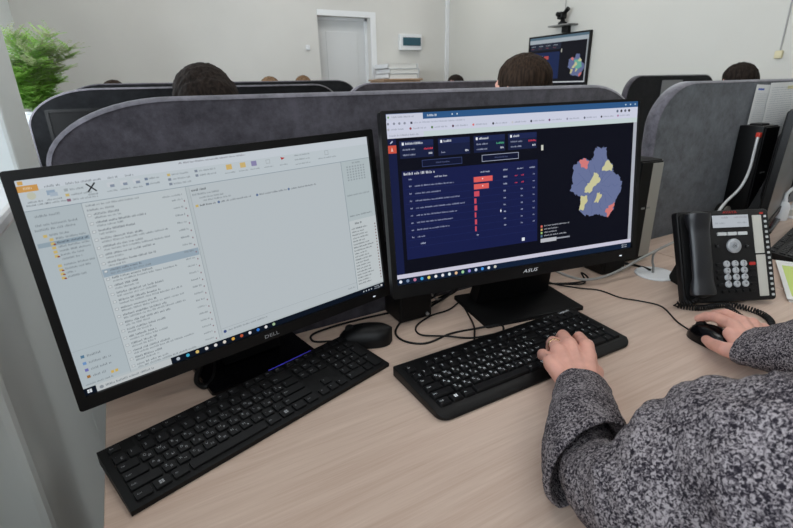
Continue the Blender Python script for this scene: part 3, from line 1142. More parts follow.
    for i, c in enumerate(ic):
        a.dot(0.014 + i * 0.0262, 0.981, 0.0058, c, 12)
    a.line(0.955, 0.970, 0.026, (200, 208, 220), 0.009)
    a.line(0.955, 0.984, 0.026, (200, 208, 220), 0.009)
    return a


def screen_matrix(q):
    x, y, z, yaw, tilt, rl = q
    n = V((math.cos(yaw), math.sin(yaw), 0))
    b = V((-math.sin(yaw), math.cos(yaw), 0))
    u0 = V((0, 0, 1)) * math.cos(tilt) + b * math.sin(tilt)
    r = n * math.cos(rl) + u0 * math.sin(rl)
    u = u0 * math.cos(rl) - n * math.sin(rl)
    m = M4((r, u, r.cross(u))).transposed().to_4x4()
    m.translation = V((x, y, z))
    return m, yaw


def monitor(q, label, art, lcd, side, top, bot, base, neck_u, brand, depth=0.045, nw=0.048, foot_m=None, glass=None, size=1.0):
    """side/top/bot: bezel widths; base: (u, v, width, depth) of the foot on the desk"""
    m, yaw = screen_matrix(q)
    W, H = 0.527 * size, 0.2965 * size
    t = thing('monitor', label, 'monitor', (base[0], base[1], ZD))
    ow, oh = W + 2 * side, H + top + bot
    oy = (top - bot) / 2
    x0, x1 = -W / 2 - side, W / 2 + side
    y0, y1 = -H / 2 - bot, H / 2 + top
    # bezel ring as one frame
    b = MB()
    o_ = rrect(ow, oh, 0.004, 3, 0, oy)
    i_ = rrect(W, H, 0.0008, 3)
    n = len(o_)
    rows = [[b.bm.verts.new(m @ V((x, y, z))) for x, y in pl] for pl, z in ((i_, 0.0), (i_, 0.004), (o_, 0.004), (o_, -0.012), (i_, -0.012))]
    for r0, r1 in zip(rows, rows[1:] + rows[:1]):
        for k in range(n):
            b.bm.faces.new((r0[k], r0[(k + 1) % n], r1[(k + 1) % n], r1[k]))
    b.build('bezel', black_m, t, smooth=30)
    b = MB()
    b.prism(rrect(ow - 0.006, oh - 0.006, 0.006, 3, 0, oy), 0.011, min(0.03, depth), m @ M4.Rotation(math.pi, 4, 'Y'), bevel=0.006)
    b.prism(rrect(ow * 0.55, oh * 0.6, 0.03, 4, 0, oy), min(0.03, depth) - 0.002, depth + 0.02, m @ M4.Rotation(math.pi, 4, 'Y'), bevel=0.012)
    b.build('back_cover', black_m, t, smooth=40)
    pn = MB().prism(rrect(W, H, 0.001, 2), -0.006, -0.0012, m).build('display', deep_m, t)
    if art:
        art.build('display_image', lcd, pn, m @ M4.Translation((0, 0, -0.0011)))
    else:
        MB().prism(rrect(W, H, 0.001, 2), -0.0012, 0.0, m).build('display_glass', glass or screen_off, pn)
    if brand:
        lg = MB()
        put_text(lg, brand[0], brand[1], m @ M4.Translation((brand[2], y0 + brand[3], 0.0043)), 'CENTER', brand[4], brand[5])
        lg.build('logo', legend_m if brand[0] == 'ASUS' else legend_dim, t)
    led = MB().prism(rrect(0.006, 0.0025, 0.001, 2, W / 2 - 0.03, -H / 2 - bot * 0.55), 0.004, 0.0046, m)
    led.build('power_light', emit_mat('power_led', (225, 232, 245), 0.6) if 'power_led' not in MATS else MATS['power_led'], t)
    # neck and foot
    bx = M4.Translation((base[0], base[1], ZD)) @ M4.Rotation(yaw, 4, 'Z')
    top_pt = m @ V((neck_u, -0.02, -depth - 0.012))
    bk = bx @ V((0, base[3] * 0.22, 0.012))
    nk = MB()
    d = top_pt - bk
    for k in range(1):
        q0, q1 = bk, top_pt
    side_v = V((math.cos(yaw), math.sin(yaw), 0))
    back_v = V((-math.sin(yaw), math.cos(yaw), 0))
    ring = []
    for p, hw, hd in ((q0, nw * 1.15, 0.018), (q0.lerp(q1, 0.5), nw * 1.0, 0.014), (q1, nw * 0.95, 0.012)):
        ring.append([nk.bm.verts.new(p + side_v * sx * hw + back_v * sy * hd) for sx, sy in ((-1, -1), (1, -1), (1, 1), (-1, 1))])
    for r0, r1 in zip(ring, ring[1:]):
        for k in range(4):
            nk.bm.faces.new((r0[k], r0[(k + 1) % 4], r1[(k + 1) % 4], r1[k]))
    nk.bm.faces.new(ring[0][::-1])
    nk.bm.faces.new(ring[-1])
    nk.build('stand_neck', black_m, t)
    ft = MB()
    ft.prism(rrect(base[2], base[3], 0.006, 3), 0.0005, 0.009, bx, bevel=0.003)
    ft.build('stand_base', foot_m or gloss_m, t, smooth=30)
    return t, m


QD = (0.142, 0.755, 0.988, 0.177, 0.102, 0.020)
QA = (0.643, 0.658, 1.039, -0.184, 0.119, 0.009)
QN = None
mon_d, MD = monitor(QD, 'left black monitor showing a pale mail window, on a glossy foot', mail_art(), lcd_light, 0.0115, 0.0125, 0.019,
                    (0.142, 0.818, 0.205, 0.112), 0.0, ('DELL', 0.0085, 0.012, 0.006, 1.45, 0.0))
mon_a, MA = monitor(QA, 'right black monitor showing dark blue dashboard with a district map', dash_art(), lcd_dark, 0.010, 0.005, 0.024,
                    (0.735, 0.747, 0.250, 0.165), 0.06, ('ASUS', 0.0095, 0.012, 0.009, 1.5, 0.3), nw=0.085, foot_m=deep_m)

# neighbour's monitor, switched off
yw = 0.29
cN = V((1.620, 0.655)) + V((math.cos(yw), math.sin(yw))) * 0.310
monitor((cN.x, cN.y, 0.962, yw, -0.03, 0.0), 'switched-off monitor on the right desk, cut by the frame', None, None, 0.012, 0.012, 0.022,
        (cN.x - 0.02, cN.y + 0.045, 0.22, 0.11), 0.0, None, depth=0.018, size=1.13)

# monitor of the long-haired person's row
mq = (0.055, 2.12, 1.018, 0.0, 0.04, 0.0)
monitor(mq, 'black monitor seen at left in front of second-row divider', None, None, 0.010, 0.010, 0.02, (0.055, 2.10, 0.22, 0.16), 0.0, None, glass=deep_m)


# ------------------------------------------------------------------ keyboards
LAT = ('`1234567890-=', 'QWERTYUIOP[]', 'ASDFGHJKL;\'', 'ZXCVBNM,./')
CYR = ('ё', 'ЙЦУКЕНГШЩЗХЪ', 'ФЫВАПРОЛДЖЭ', 'ЯЧСМИТЬБЮ.')


def key_layout():
    """(x, row, width, height, legend, cyrillic) in key units; row 0 is the function row"""
    out = [(0, 0, 1, 1, 'Esc', '')]
    x = 2
    for i in range(12):
        out.append((x, 0, 1, 1, 'F%d' % (i + 1), ''))
        x += 1
        if i in (3, 7):
            x += 0.5
    for i in range(3):
        out.append((15.25 + i, 0, 1, 1, ('PrS', 'ScL', 'Pau')[i], ''))
    for i in range(4):
        out.append((18.5 + i, 0, 1, 1, '', ''))
    for i, ch in enumerate(LAT[0]):
        out.append((i, 1, 1, 1, ch, 'Ё' if i == 0 else ''))
    out.append((13, 1, 2, 1, 'Bksp', ''))
    out.append((0, 2, 1.5, 1, 'Tab', ''))
    for i, ch in enumerate(LAT[1]):
        out.append((1.5 + i, 2, 1, 1, ch, CYR[1][i]))
    out.append((13.5, 2, 1.5, 1, '\\', ''))
    out.append((0, 3, 1.75, 1, 'Caps', ''))
    for i, ch in enumerate(LAT[2]):
        out.append((1.75 + i, 3, 1, 1, ch, CYR[2][i]))
    out.append((12.75, 3, 2.25, 1, 'Enter', ''))
    out.append((0, 4, 2.25, 1, 'Shift', ''))
    for i, ch in enumerate(LAT[3]):
        out.append((2.25 + i, 4, 1, 1, ch, CYR[3][i]))
    out.append((12.25, 4, 2.75, 1, 'Shift', ''))
    x = 0
    for w_, s_ in ((1.25, 'Ctrl'), (1.25, 'WIN'), (1.25, 'Alt'), (6.25, ''), (1.25, 'Alt'), (1.25, 'WIN'), (1.25, '='), (1.25, 'Ctrl')):
        out.append((x, 5, w_, 1, s_, ''))
        x += w_
    for r_, names in ((1, ('Ins', 'Hm', 'PU')), (2, ('Del', 'End', 'PD'))):
        for i in range(3):
            out.append((15.25 + i, r_, 1, 1, names[i], ''))
    out.append((16.25, 4, 1, 1, '^', ''))
    for i in range(3):
        out.append((15.25 + i, 5, 1, 1, '<v>'[i], ''))
    for r_, names in ((1, 'N/*-'), (2, '789'), (3, '456'), (4, '123')):
        for i, ch in enumerate(names):
            out.append((18.5 + i, r_, 1, 1, ch, ''))
    out.append((21.5, 2, 1, 2, '+', ''))
    out.append((21.5, 4, 1, 2, '=', ''))
    out.append((18.5, 5, 2, 1, '0', ''))
    out.append((20.5, 5, 1, 1, '.', ''))
    return out


def keyboard(loc, rotz, L, D, zb, zf, margin_front, style, label, km, lm, body_bevel, front_lip=0.0, legend_scale=1.0):
    t = thing('keyboard', label, 'keyboard', (loc[0], loc[1], ZD), rotz)
    pitch = 0.01905
    tilt = math.atan2(zb - zf, D)
    # body: side profile extruded across
    prof = [(0, 0.001), (D, 0.001), (D, zb), (0.0 + front_lip, zf + (zb - zf) * front_lip / D), (0, zf if front_lip == 0 else zf * 0.55)]
    b = MB()
    v0 = [b.bm.verts.new((0, y, z)) for y, z in prof]
    v1 = [b.bm.verts.new((L, y, z)) for y, z in prof]
    n = len(prof)
    b.bm.faces.new(v0)
    b.bm.faces.new(v1[::-1])
    for i in range(n):
        b.bm.faces.new((v0[i], v1[i], v1[(i + 1) % n], v0[(i + 1) % n]))
    if style == 'round':      # round the plan corners
        es = [e for e in b.bm.edges if abs(e.verts[0].co.x - e.verts[1].co.x) < 1e-6 and abs(e.verts[0].co.y - e.verts[1].co.y) < 1e-6 and e.verts[0].co.y in (0, D)]
        bmesh.ops.bevel(b.bm, geom=es, offset=0.02, segments=6, profile=0.5, affect='EDGES')
    es = [e for e in b.bm.edges if len(e.link_faces) == 2 and e.calc_face_angle(0) > R(30)]
    bmesh.ops.bevel(b.bm, geom=es, offset=body_bevel, segments=3, profile=0.5, affect='EDGES', clamp_overlap=True)
    b.build('case', black_m, t, smooth=35, local=True)
    x0 = (L - 22.5 * pitch) / 2
    cache = {}
    leg = MB()
    kh = 0.0032 if style == 'flat' else 0.0055
    gap = 0.0030 if style == 'flat' else 0.0018
    tp = 0.0006 if style == 'flat' else 0.0022
    for (kx, row, kw, khh, l1, l2) in key_layout():
        gx = gap
        w_, d_ = kw * pitch - gx, khh * pitch - gap
        yb = margin_front + (5 - row) * pitch + (0.004 if row == 0 else 0) - (khh - 1) * pitch
        if style == 'flat' and row == 0:
            d_ *= 0.80
        key = (round(w_, 5), round(d_, 5))
        if key not in cache:
            kb = MB()
            lo = rrect(w_, d_, 0.0015, 2)
            hi = rrect(w_ - 2 * tp, d_ - 2 * tp, 0.0022, 2)
            mid = rrect(w_ - tp, d_ - tp, 0.0018, 2)
            rows = [[kb.bm.verts.new((x, y, z)) for x, y in pl] for pl, z in ((lo, -0.001), (mid, kh * 0.75), (hi, kh))]
            for r0, r1 in zip(rows, rows[1:]):
                for i in range(len(lo)):
                    kb.bm.faces.new((r0[i], r0[(i + 1) % len(lo)], r1[(i + 1) % len(lo)], r1[i]))
            kb.bm.faces.new(rows[-1])
            me = bpy.data.meshes.new('key')
            bmesh.ops.recalc_face_normals(kb.bm, faces=kb.bm.faces)
            kb.bm.to_mesh(me)
            kb.bm.free()
            me.materials.append(km)
            cache[key] = me
        o = bpy.data.objects.new('key', cache[key])
        COL.objects.link(o)
        o.parent = t
        cx = x0 + kx * pitch + kw * pitch / 2
        cy = yb + khh * pitch / 2
        cz = zf + (zb - zf) * cy / D
        o.location = (cx, cy, cz)
        o.rotation_euler = (tilt, 0, 0)
        mm = M4.Translation((cx, cy, cz)) @ M4.Rotation(tilt, 4, 'X') @ M4.Translation((0, 0, kh + 0.00025))
        s = 0.0058 * legend_scale
        if l1 == 'WIN':
            for q in range(4):
                leg.box((-0.0022 + 0.0032 * (q % 2), -0.0016 + 0.0032 * (q // 2), 0), (0.0026, 0.0026, 0.0001), mm)
        elif len(l1) == 1:
            put_text(leg, l1, s, mm @ M4.Translation((-w_ / 2 + 0.0035, d_ / 2 - 0.0080, 0)))
        elif l1:
            put_text(leg, l1, s * 0.62, mm @ M4.Translation((-w_ / 2 + 0.0032, -0.001, 0)))
        if l2:
            put_text(leg, l2, s * 0.9, mm @ M4.Translation((0.0008, -d_ / 2 + 0.0035, 0)))
    leg.build('key_legends', lm, t, local=True)['kind'] = 'stuff'
    return t, tilt


kb1, tl1 = keyboard((-0.0775, 0.5425), 0.29, 0.447, 0.127, 0.021, 0.008, 0.0075, 'flat',
                    'slim black keyboard with flat island keys below the left monitor', key_m, legend_dim, 0.002)
kb2, tl2 = keyboard((0.342, 0.487), 0.0, 0.452, 0.153, 0.021, 0.012, 0.0185, 'round',
                    'thicker black keyboard with white legends under the left hand', key2_m, legend_m, 0.004, front_lip=0.014, legend_scale=1.15)
lg = MB()
mm = M4.Translation((0.420, 0.1430, 0.0203)) @ M4.Rotation(tl2, 4, 'X') @ M4.Translation((0, 0, 0.0006))
put_text(lg, 'Logitech', 0.0085, mm, 'CENTER', 1.05)
lg.build('logo', legend_m, kb2, local=True)
ld = MB()
for i in range(3):
    ld.cyl((0.362 + i * 0.012, 0.1455, 0.0200), (0.362 + i * 0.012, 0.1455, 0.0211), 0.0014, seg=8)
ld.build('indicator_lights', legend_dim, kb2, local=True)
kb3 = copy_tree(kb1)
kb3.location = (1.545 + 0.127 * math.sin(0.22), 0.60 - 0.127 * math.cos(0.22), ZD)
kb3.rotation_euler = (0, 0, 0.22)
kb3['label'] = 'black keyboard on the right desk, mostly cut by the frame'
MB().box((0.318, 0.1262, 0.0205), (0.092, 0.0018, 0.003), bevel=0.0006).build('rear_edge_reflection', mat('violet_reflection', (84, 76, 225), 0.25, spec=0.6), kb1, local=True)  # blue-violet reflection on the rear edge, painted as a coloured strip
# cables of the two keyboards
MB().tube(crv([(0.60, 0.640, 0.752), (0.612, 0.664, 0.7565), (0.57, 0.700, 0.7425), (0.516, 0.709, 0.7425), (0.452, 0.703, 0.7425), (0.419, 0.738, 0.7425), (0.43, 0.785, 0.7425), (0.50, 0.835, 0.7425), (0.62, 0.868, 0.7425)]), 0.0022).build('cable', rubber_m, kb2, smooth=60)


# ------------------------------------------------------------------ mice
def mouse(loc, rotz, label, L=0.112, W=0.062, H=0.036, m=None):
    t = thing('computer_mouse', label, 'mouse', (loc[0], loc[1], ZD), rotz)

    def shell(y_from, y_to, lift, hs):
        bm = MB()
        ny, nx = 18, 16
        grid = []
        for i in range(ny + 1):
            y = y_from + (y_to - y_from) * i / ny
            s = y / (L / 2)
            hw = W / 2 * max(0.0, 1 - abs(s) ** 3.2) ** 0.5 * (0.93 - 0.07 * s)
            ht = H * max(0.0, 1 - abs((s + 0.18) / 1.18) ** 2.4) ** 0.6 + 0.004
            row = []
            for j in range(nx + 1):
                a = math.pi * j / nx
                row.append(bm.bm.verts.new(((hw + lift) * math.cos(a) * (1 if hs == 0 else 1), y, 0.001 + (ht + lift) * max(0, math.sin(a)) ** 0.62)))
            grid.append(row)
        for i in range(ny):
            for j in range(nx):
                bm.bm.faces.new((grid[i][j], grid[i][j + 1], grid[i + 1][j + 1], grid[i + 1][j]))
        bm.bm.faces.new([r[0] for r in grid] + [r[-1] for r in grid[::-1]])
        bmesh.ops.remove_doubles(bm.bm, verts=bm.bm.verts[:], dist=1e-5)
        return bm
    shell(-L / 2 * 0.999, L / 2 * 0.999, 0, 0).build('shell', m or black_m, t, smooth=60, local=True)
    b = MB()
    b.cyl((-0.004, L * 0.26, H * 0.86), (0.004, L * 0.26, H * 0.86), 0.010, seg=18)
    b.build('scroll_wheel', rubber_m, t, smooth=40, local=True)
    b = MB()
    b.tube([(0, L * 0.02 + k * 0.005, 0.0016 + H * max(0.0, 1 - abs(((L * 0.02 + k * 0.005) / (L / 2) + 0.18) / 1.18) ** 2.4) ** 0.6 + 0.004) for k in range(9)], 0.0009, 6)
    b.build('button_gap', deep_m, t, smooth=60, local=True)
    return t


m1 = mouse((0.352, 0.775), R(66), 'black mouse lying unused beside right end of the slim keyboard')
MB().tube(crv([(0.300, 0.798, 0.748), (0.29, 0.812, 0.7425), (0.262, 0.83, 0.7425), (0.27, 0.858, 0.7425), (0.319, 0.868, 0.7425), (0.39, 0.868, 0.7425), (0.464, 0.862, 0.7425), (0.56, 0.866, 0.7425)]), 0.0023).build('cable', rubber_m, m1, smooth=60)
m2 = mouse((0.931, 0.414), R(-6), 'small black mouse held under the right hand beside the phone', L=0.092, W=0.057, H=0.032, m=gloss_m)
MB().tube(crv([(0.936, 0.458, 0.746), (0.960, 0.500, 0.7423), (1.000, 0.560, 0.7423), (0.985, 0.605, 0.7423), (0.964, 0.640, 0.7423), (0.958, 0.695, 0.7423), (0.925, 0.735, 0.7423), (0.895, 0.79, 0.7423), (0.91, 0.85, 0.7423)]), 0.0017).build('cable', rubber_m, m2, smooth=60)


# ------------------------------------------------------------------ loose cables
def cable(pts, r, m, label, n=8):
    o = MB().tube(crv(pts, n), r).build('cable', m, smooth=60)
    return tag(o, label, 'cable')


zc = ZD + 0.0022
cable([(0.66, 0.845, zc), (0.585, 0.805, zc), (0.53, 0.80, zc), (0.475, 0.775, zc), (0.463, 0.738, zc), (0.50, 0.700, zc + 0.004), (0.545, 0.672, zc), (0.60, 0.660, zc)], 0.0020, rubber_m,
      'thin black cable looping on the oak desk between the two monitors')
cable([(0.62, 0.80, zc), (0.598, 0.748, zc), (0.572, 0.70, zc + 0.005), (0.545, 0.665, zc), (0.528, 0.650, zc)], 0.0019, rubber_m, 'short black cable crossing the loop behind the thick keyboard')
cable([(0.80, 0.86, 0.90), (0.84, 0.815, 0.83), (0.885, 0.782, 0.785), (0.942, 0.748, 0.758), (0.998, 0.726, 0.756), (1.080, 0.722, 0.766), (1.138, 0.716, 0.784), (1.251, 0.705, 0.810), (1.294, 0.700, 0.812), (1.33, 0.64, 0.79), (1.29, 0.575, 0.80)], 0.0034, grey_cable_m,
      'light grey cable arching from behind dashboard monitor towards the phone')
cable([(1.164, 0.692, 0.7475), (1.172, 0.698, 0.760), (1.177, 0.706, 0.772), (1.195, 0.716, 0.788), (1.235, 0.722, 0.796)], 0.0030, grey_pl, 'short grey cable rising out of the white round cap')
cable([(1.135, 0.82, zc + 0.001), (1.175, 0.775, zc + 0.001), (1.185, 0.735, zc + 0.001), (1.172, 0.705, zc + 0.006)], 0.0033, rubber_m, 'black cable curving from right speaker to the white round cap')
for (q0, q1, q2, r_, m_, lb) in (((0.50, 0.80, 0.87), (0.545, 0.815, 0.78), (0.60, 0.86, zc), 0.0022, grey_pl, 'thin grey cable hanging behind left part of dashboard monitor'),
                             ((0.57, 0.815, 0.88), (0.555, 0.80, 0.80), (0.52, 0.862, zc), 0.0035, rubber_m, 'black cable crossing behind left part of dashboard monitor'),
                             ((0.60, 0.80, 0.88), (0.585, 0.79, 0.80), (0.555, 0.84, zc), 0.0030, rubber_m, 'black cable hanging left of dashboard monitor foot'),
                             ((0.62, 0.80, 0.88), (0.610, 0.81, 0.79), (0.595, 0.865, zc), 0.0040, rubber_m, 'thick black cable nearest to dashboard monitor foot')):
    cable([q0, q1, q2], r_, m_, lb)
cable([(0.80, 0.86, zc), (0.89, 0.79, zc), (0.96, 0.745, zc), (0.985, 0.775, zc + 0.014), (0.975, 0.745, zc + 0.01), (0.945, 0.76, zc), (0.87, 0.80, zc)], 0.0023, rubber_m, 'black cable tied in a small knot right of monitor foot')
cable([(-0.010, 0.825, 0.865), (-0.016, 0.805, 0.815), (-0.010, 0.802, 0.790), (0.004, 0.802, 0.779), (0.020, 0.802, 0.783), (0.032, 0.806, 0.800), (0.046, 0.818, 0.845)], 0.0046, rubber_m, 'black video cable hanging in a loop under the left monitor')
cable([(0.048, 0.800, 0.80), (0.044, 0.800, 0.775), (0.036, 0.800, 0.757), (0.034, 0.795, zc + 0.003), (0.045, 0.775, zc + 0.003), (0.062, 0.80, zc + 0.003), (0.075, 0.86, zc + 0.003)], 0.0050, rubber_m, 'thick black power cable dropping beside the left monitor foot')
o = MB().box((0.048, 0.803, 0.818), (0.026, 0.018, 0.044), bevel=0.005).build('cable_plug', rubber_m)
tag(o, 'black plug at the underside of left monitor, left of foot', 'plug')

# white round cap
t = thing('grommet_cap', 'flat white round cap on oak desk left of the phone', 'cable cap', (1.172, 0.690, ZD))
MB().lathe([(0, 0.0006), (0.050, 0.0006), (0.050, 0.003), (0.047, 0.005), (0.0, 0.006)], M4.Translation((1.172, 0.690, ZD)), 32).build('cap', white_pl, t, smooth=30)


# speakers behind the dashboard monitor
def speaker(u, v, rz, h, label):
    t = thing('desktop_speaker', label, 'speaker', (u, v, ZD), rz, 'pair of black desktop speakers')
    MB().box((0, 0, h / 2 + 0.001), (0.082, 0.075, h), bevel=0.006, seg=3).build('case', black_m, t, smooth=40, local=True)
    MB().box((0, -0.038, h / 2), (0.07, 0.004, h - 0.02), bevel=0.002).build('grille', deep_m, t, local=True)
    MB().cyl((0.026, -0.0395, 0.012), (0.026, -0.043, 0.012), 0.004, seg=12).build('knob', grey_pl, t, local=True)


speaker(0.492, 0.838, -0.03, 0.17, 'black upright speaker behind left end of the dashboard monitor')
speaker(1.090, 0.790, -0.12, 0.17, 'black upright speaker behind right end of the dashboard monitor')


# PC towers
def tower(u, v, rz, w_, d_, h, label, grey_edge):
    t = thing('computer_tower', label, 'computer', (u, v, ZD), rz)
    MB().box((0, 0, h / 2 + 0.004), (w_, d_, h - 0.004), bevel=0.003).build('case', black_m, t, smooth=40, local=True)
    MB().box((0, -d_ / 2 - 0.003, h / 2 + 0.004), (w_ - 0.006, 0.006, h - 0.012), bevel=0.002).build('front_panel', deep_m, t, local=True)
    MB().box((0, 0, 0.002), (w_ + 0.01, d_ * 0.8, 0.004)).build('stand', deep_m, t, local=True)
    if grey_edge:
        MB().box((w_ / 2 + 0.002, 0, h / 2 + 0.004), (0.004, d_ - 0.006, h - 0.008), bevel=0.001).build('side_cover', silver_m, t, local=True)
        MB().box((w_ / 2 - 0.022, -d_ / 2 - 0.0045, h / 2 + 0.004), (0.040, 0.004, h - 0.02), bevel=0.001).build('grey_strip', silver_m, t, local=True)
    else:
        MB().box((0.0, 0.0, h + 0.002), (w_ * 0.6, d_ * 0.5, 0.012), bevel=0.004).build('dock', deep_m, t, local=True)
    for i in range(2):
        MB().box((-w_ * 0.15 + 0.02 * i, -d_ / 2 - 0.0065, h * 0.55), (0.012, 0.002, 0.005)).build('port', grey_pl, t, local=True)
    return t


tower(1.228, 0.822, -0.10, 0.085, 0.075, 0.285, 'slim black computer with grey edge behind right end of dashboard monitor', True)
tower(1.882, 0.846, 0.0, 0.095, 0.075, 0.335, 'black box computer standing behind the switched-off monitor', False)
o = MB().tube(crv([(1.824, 0.815, 1.046), (1.810, 0.810, 1.03), (1.805, 0.808, 1.002), (1.795, 0.805, 0.938), (1.751, 0.800, 0.886), (1.657, 0.790, 0.850), (1.600, 0.780, 0.815), (1.57, 0.77, 0.745)]), 0.0045).build('network_cable', white_cable_m, smooth=60)
tag(o, 'white network cable hanging down the black box computer', 'cable')
o = MB().box((1.825, 0.815, 1.050), (0.016, 0.014, 0.016), bevel=0.003).build('cable_plug', red_m)
tag(o, 'orange red plug at top of the white network cable', 'plug')
for i, (u, v, z, r_, lb) in enumerate(((1.735, 0.83, 0.80, 0.030, 'small dark round gadget beside the black box computer'),)):
    t = thing('desk_clock', lb, 'gadget', (u, v, ZD))
    MB().cyl((u, v - 0.012, z), (u, v + 0.012, z), r_, seg=24).build('case', black_m, t, smooth=40)
    MB().cyl((u, v - 0.0125, z), (u, v - 0.014, z), r_ * 0.8, seg=24).build('face', silver_m, t, smooth=40)
    MB().box((u, v, ZD + 0.018), (0.05, 0.03, 0.034), bevel=0.002).build('foot', deep_m, t)


# papers pinned to the right divider
def sheet(c, w_, h_, rot, label, fill, seed, m=None, base=(222, 222, 220)):
    rnd = random.Random(seed)
    random.seed(seed)
    t = thing('paper_sheet', label, 'paper', c, 0)
    M = M4.Translation(V(c)) @ (m or M4()) @ M4.Rotation(rot, 4, 'Z')
    MB().box((0, 0, -0.0004), (w_, h_, 0.0006), M).build('page', paper_m, t)
    a = Art(w_, h_)
    a.rect(0, 0, 1, 1, base, 1)
    fill(a)
    a.build('print', print_m, t, M)
    return t


def fill_text(a):
    a.rect(0.08, 0.05, 0.30, 0.075, (80, 100, 180), 3)
    y = 0.12
    while y < 0.93:
        a.line(0.08, y, random.uniform(0.4, 0.8), (165, 168, 176), 0.011)
        y += 0.026


def fill_table(a):
    a.rect(0.5, 0.05, 0.78, 0.09, (222, 214, 160), 3)
    y = 0.06
    while y < 0.93:
        a.line(0.06, y, random.uniform(0.6, 0.88), (160, 164, 172), 0.012)
        y += 0.03
    for x in (0.2, 0.45, 0.7):
        a.rect(x, 0.04, x + 0.003, 0.95, (185, 188, 192), 4)


def fill_green(a):
    a.rect(0.05, 0.14, 0.95, 0.93, (196, 214, 124), 3)
    for i in range(9):
        a.line(0.14, 0.20 + i * 0.08, 0.7, (140, 158, 96), 0.012)
    a.line(0.10, 0.06, 0.75, (150, 154, 160), 0.012)


face_v = M4.Rotation(math.pi / 2, 4, 'X')
sheet((1.968, 0.8845 - 0.004, 1.085), 0.18, 0.235, R(-2), 'white printed page with a blue mark pinned on right divider', fill_text, 5, face_v)
sheet((2.085, 0.8845 - 0.008, 1.085), 0.24, 0.25, R(0.5), 'larger printed page overlapping it on the right divider', fill_table, 6, face_v)
gs = sheet((1.445, 0.405, ZD + 0.0085), 0.21, 0.297, R(-62), 'printed sheet with yellow-green block on top of the paper pile', fill_green, 8)
for i in range(3):
    o = MB().box((1.45 + 0.004 * i, 0.402 - 0.003 * i, ZD + 0.0014 + 0.0024 * i), (0.297, 0.21, 0.0022), rotz=R(28 + 1.5 * i)).build('paper_pad', paper_m)
    tag(o, ('bottom pad of blank white paper right of the phone', 'middle pad of blank white paper right of the phone', 'upper pad of white paper right under the green printed sheet')[i], 'paper', 'paper pile right of the phone')

# bottles
t = thing('spray_bottle', 'white spray bottle with raised nozzle behind right keyboard', 'bottle', (2.03, 0.775, ZD))
MB().lathe([(0, 0.001), (0.020, 0.001), (0.021, 0.004), (0.021, 0.048), (0.018, 0.060), (0.009, 0.068), (0.009, 0.076), (0, 0.076)], M4.Translation((2.03, 0.775, ZD)), 24).build('bottle', white_pl, t, smooth=40)
b = MB().cyl((2.03, 0.775, ZD + 0.072), (2.03, 0.775, ZD + 0.098), 0.008, 0.006)
b.tube(crv([(2.03, 0.775, ZD + 0.094), (2.04, 0.77, ZD + 0.108), (2.065, 0.76, ZD + 0.128)]), [0.006] * 8 + [0.006] * 8 + [0.0045])
b.build('nozzle', white_pl, t, smooth=50)
t = thing('glue_bottle', 'small white bottle right of the spray bottle', 'bottle', (2.085, 0.765, ZD))
MB().lathe([(0, 0.001), (0.015, 0.001), (0.016, 0.003), (0.016, 0.042), (0.007, 0.050), (0.007, 0.056), (0.005, 0.062), (0, 0.062)], M4.Translation((2.085, 0.765, ZD)), 20).build('bottle', white_pl, t, smooth=40)
MB().lathe([(0.0, 0.012), (0.0163, 0.012), (0.0163, 0.034), (0, 0.034)], M4.Translation((2.085, 0.765, ZD)), 20).build('label_band', label_m, t, smooth=40)
o = MB().box((1.985, 0.79, ZD + 0.017), (0.022, 0.022, 0.032), bevel=0.003).build('marker_box', red_m)
tag(o, 'small red box left of the spray bottle', 'box')

# ------------------------------------------------------------------ desk phone
PQ = (1.151, 0.521, 0.848, -0.446, 0.427, 0.0)
PMm, pyaw = screen_matrix(PQ)
PW, PH = 0.22, 0.21


def pp(u, v, z=0.0):
    return PMm @ V(((u - 0.5) * PW, (0.5 - v) * PH, z))


def pm(u, v, z=0.0):
    return PMm @ M4.Translation(((u - 0.5) * PW, (0.5 - v) * PH, z))


phone = thing('desk_phone', 'black office desk phone with handset, lit display and label strips', 'phone', (1.151, 0.543, ZD), pyaw)
phone_m = mat('phone_plastic', (16, 16, 18), 0.45, spec=0.3, bump=(1200, 0.06))
body = MB()
body.prism(rrect(PW, PH, 0.008, 4), -0.018, 0.0, PMm, bevel=0.004)
body.build('body', phone_m, phone, smooth=35)
st = MB()
st_sec = []
bdir = V((-math.sin(pyaw), math.cos(pyaw), 0))
for sx in (0.31, 0.78):
    a0, a1 = pp(sx, 0.12, -0.017), pp(sx, 0.90, -0.017)
    base_ = pp(sx, 1.0, 0)
    base_.z = ZD + 0.001
    st_sec.append([st.bm.verts.new(p) for p in (a0, base_ + bdir * 0.165 + V((0, 0, 0.012)), base_ + bdir * 0.160, base_ + bdir * 0.03, a1)])
st.bm.faces.new(st_sec[0])
st.bm.faces.new(st_sec[1][::-1])
for i in range(5):
    st.bm.faces.new((st_sec[0][i], st_sec[0][(i + 1) % 5], st_sec[1][(i + 1) % 5], st_sec[1][i]))
st.build('stand', deep_m, phone)
# cradle
MB().prism(rrect(0.062, 0.198, 0.012, 4, (0.155 - 0.5) * PW, 0.002), -0.001, 0.005, PMm, bevel=0.003).build('cradle', deep_m, phone, smooth=40)
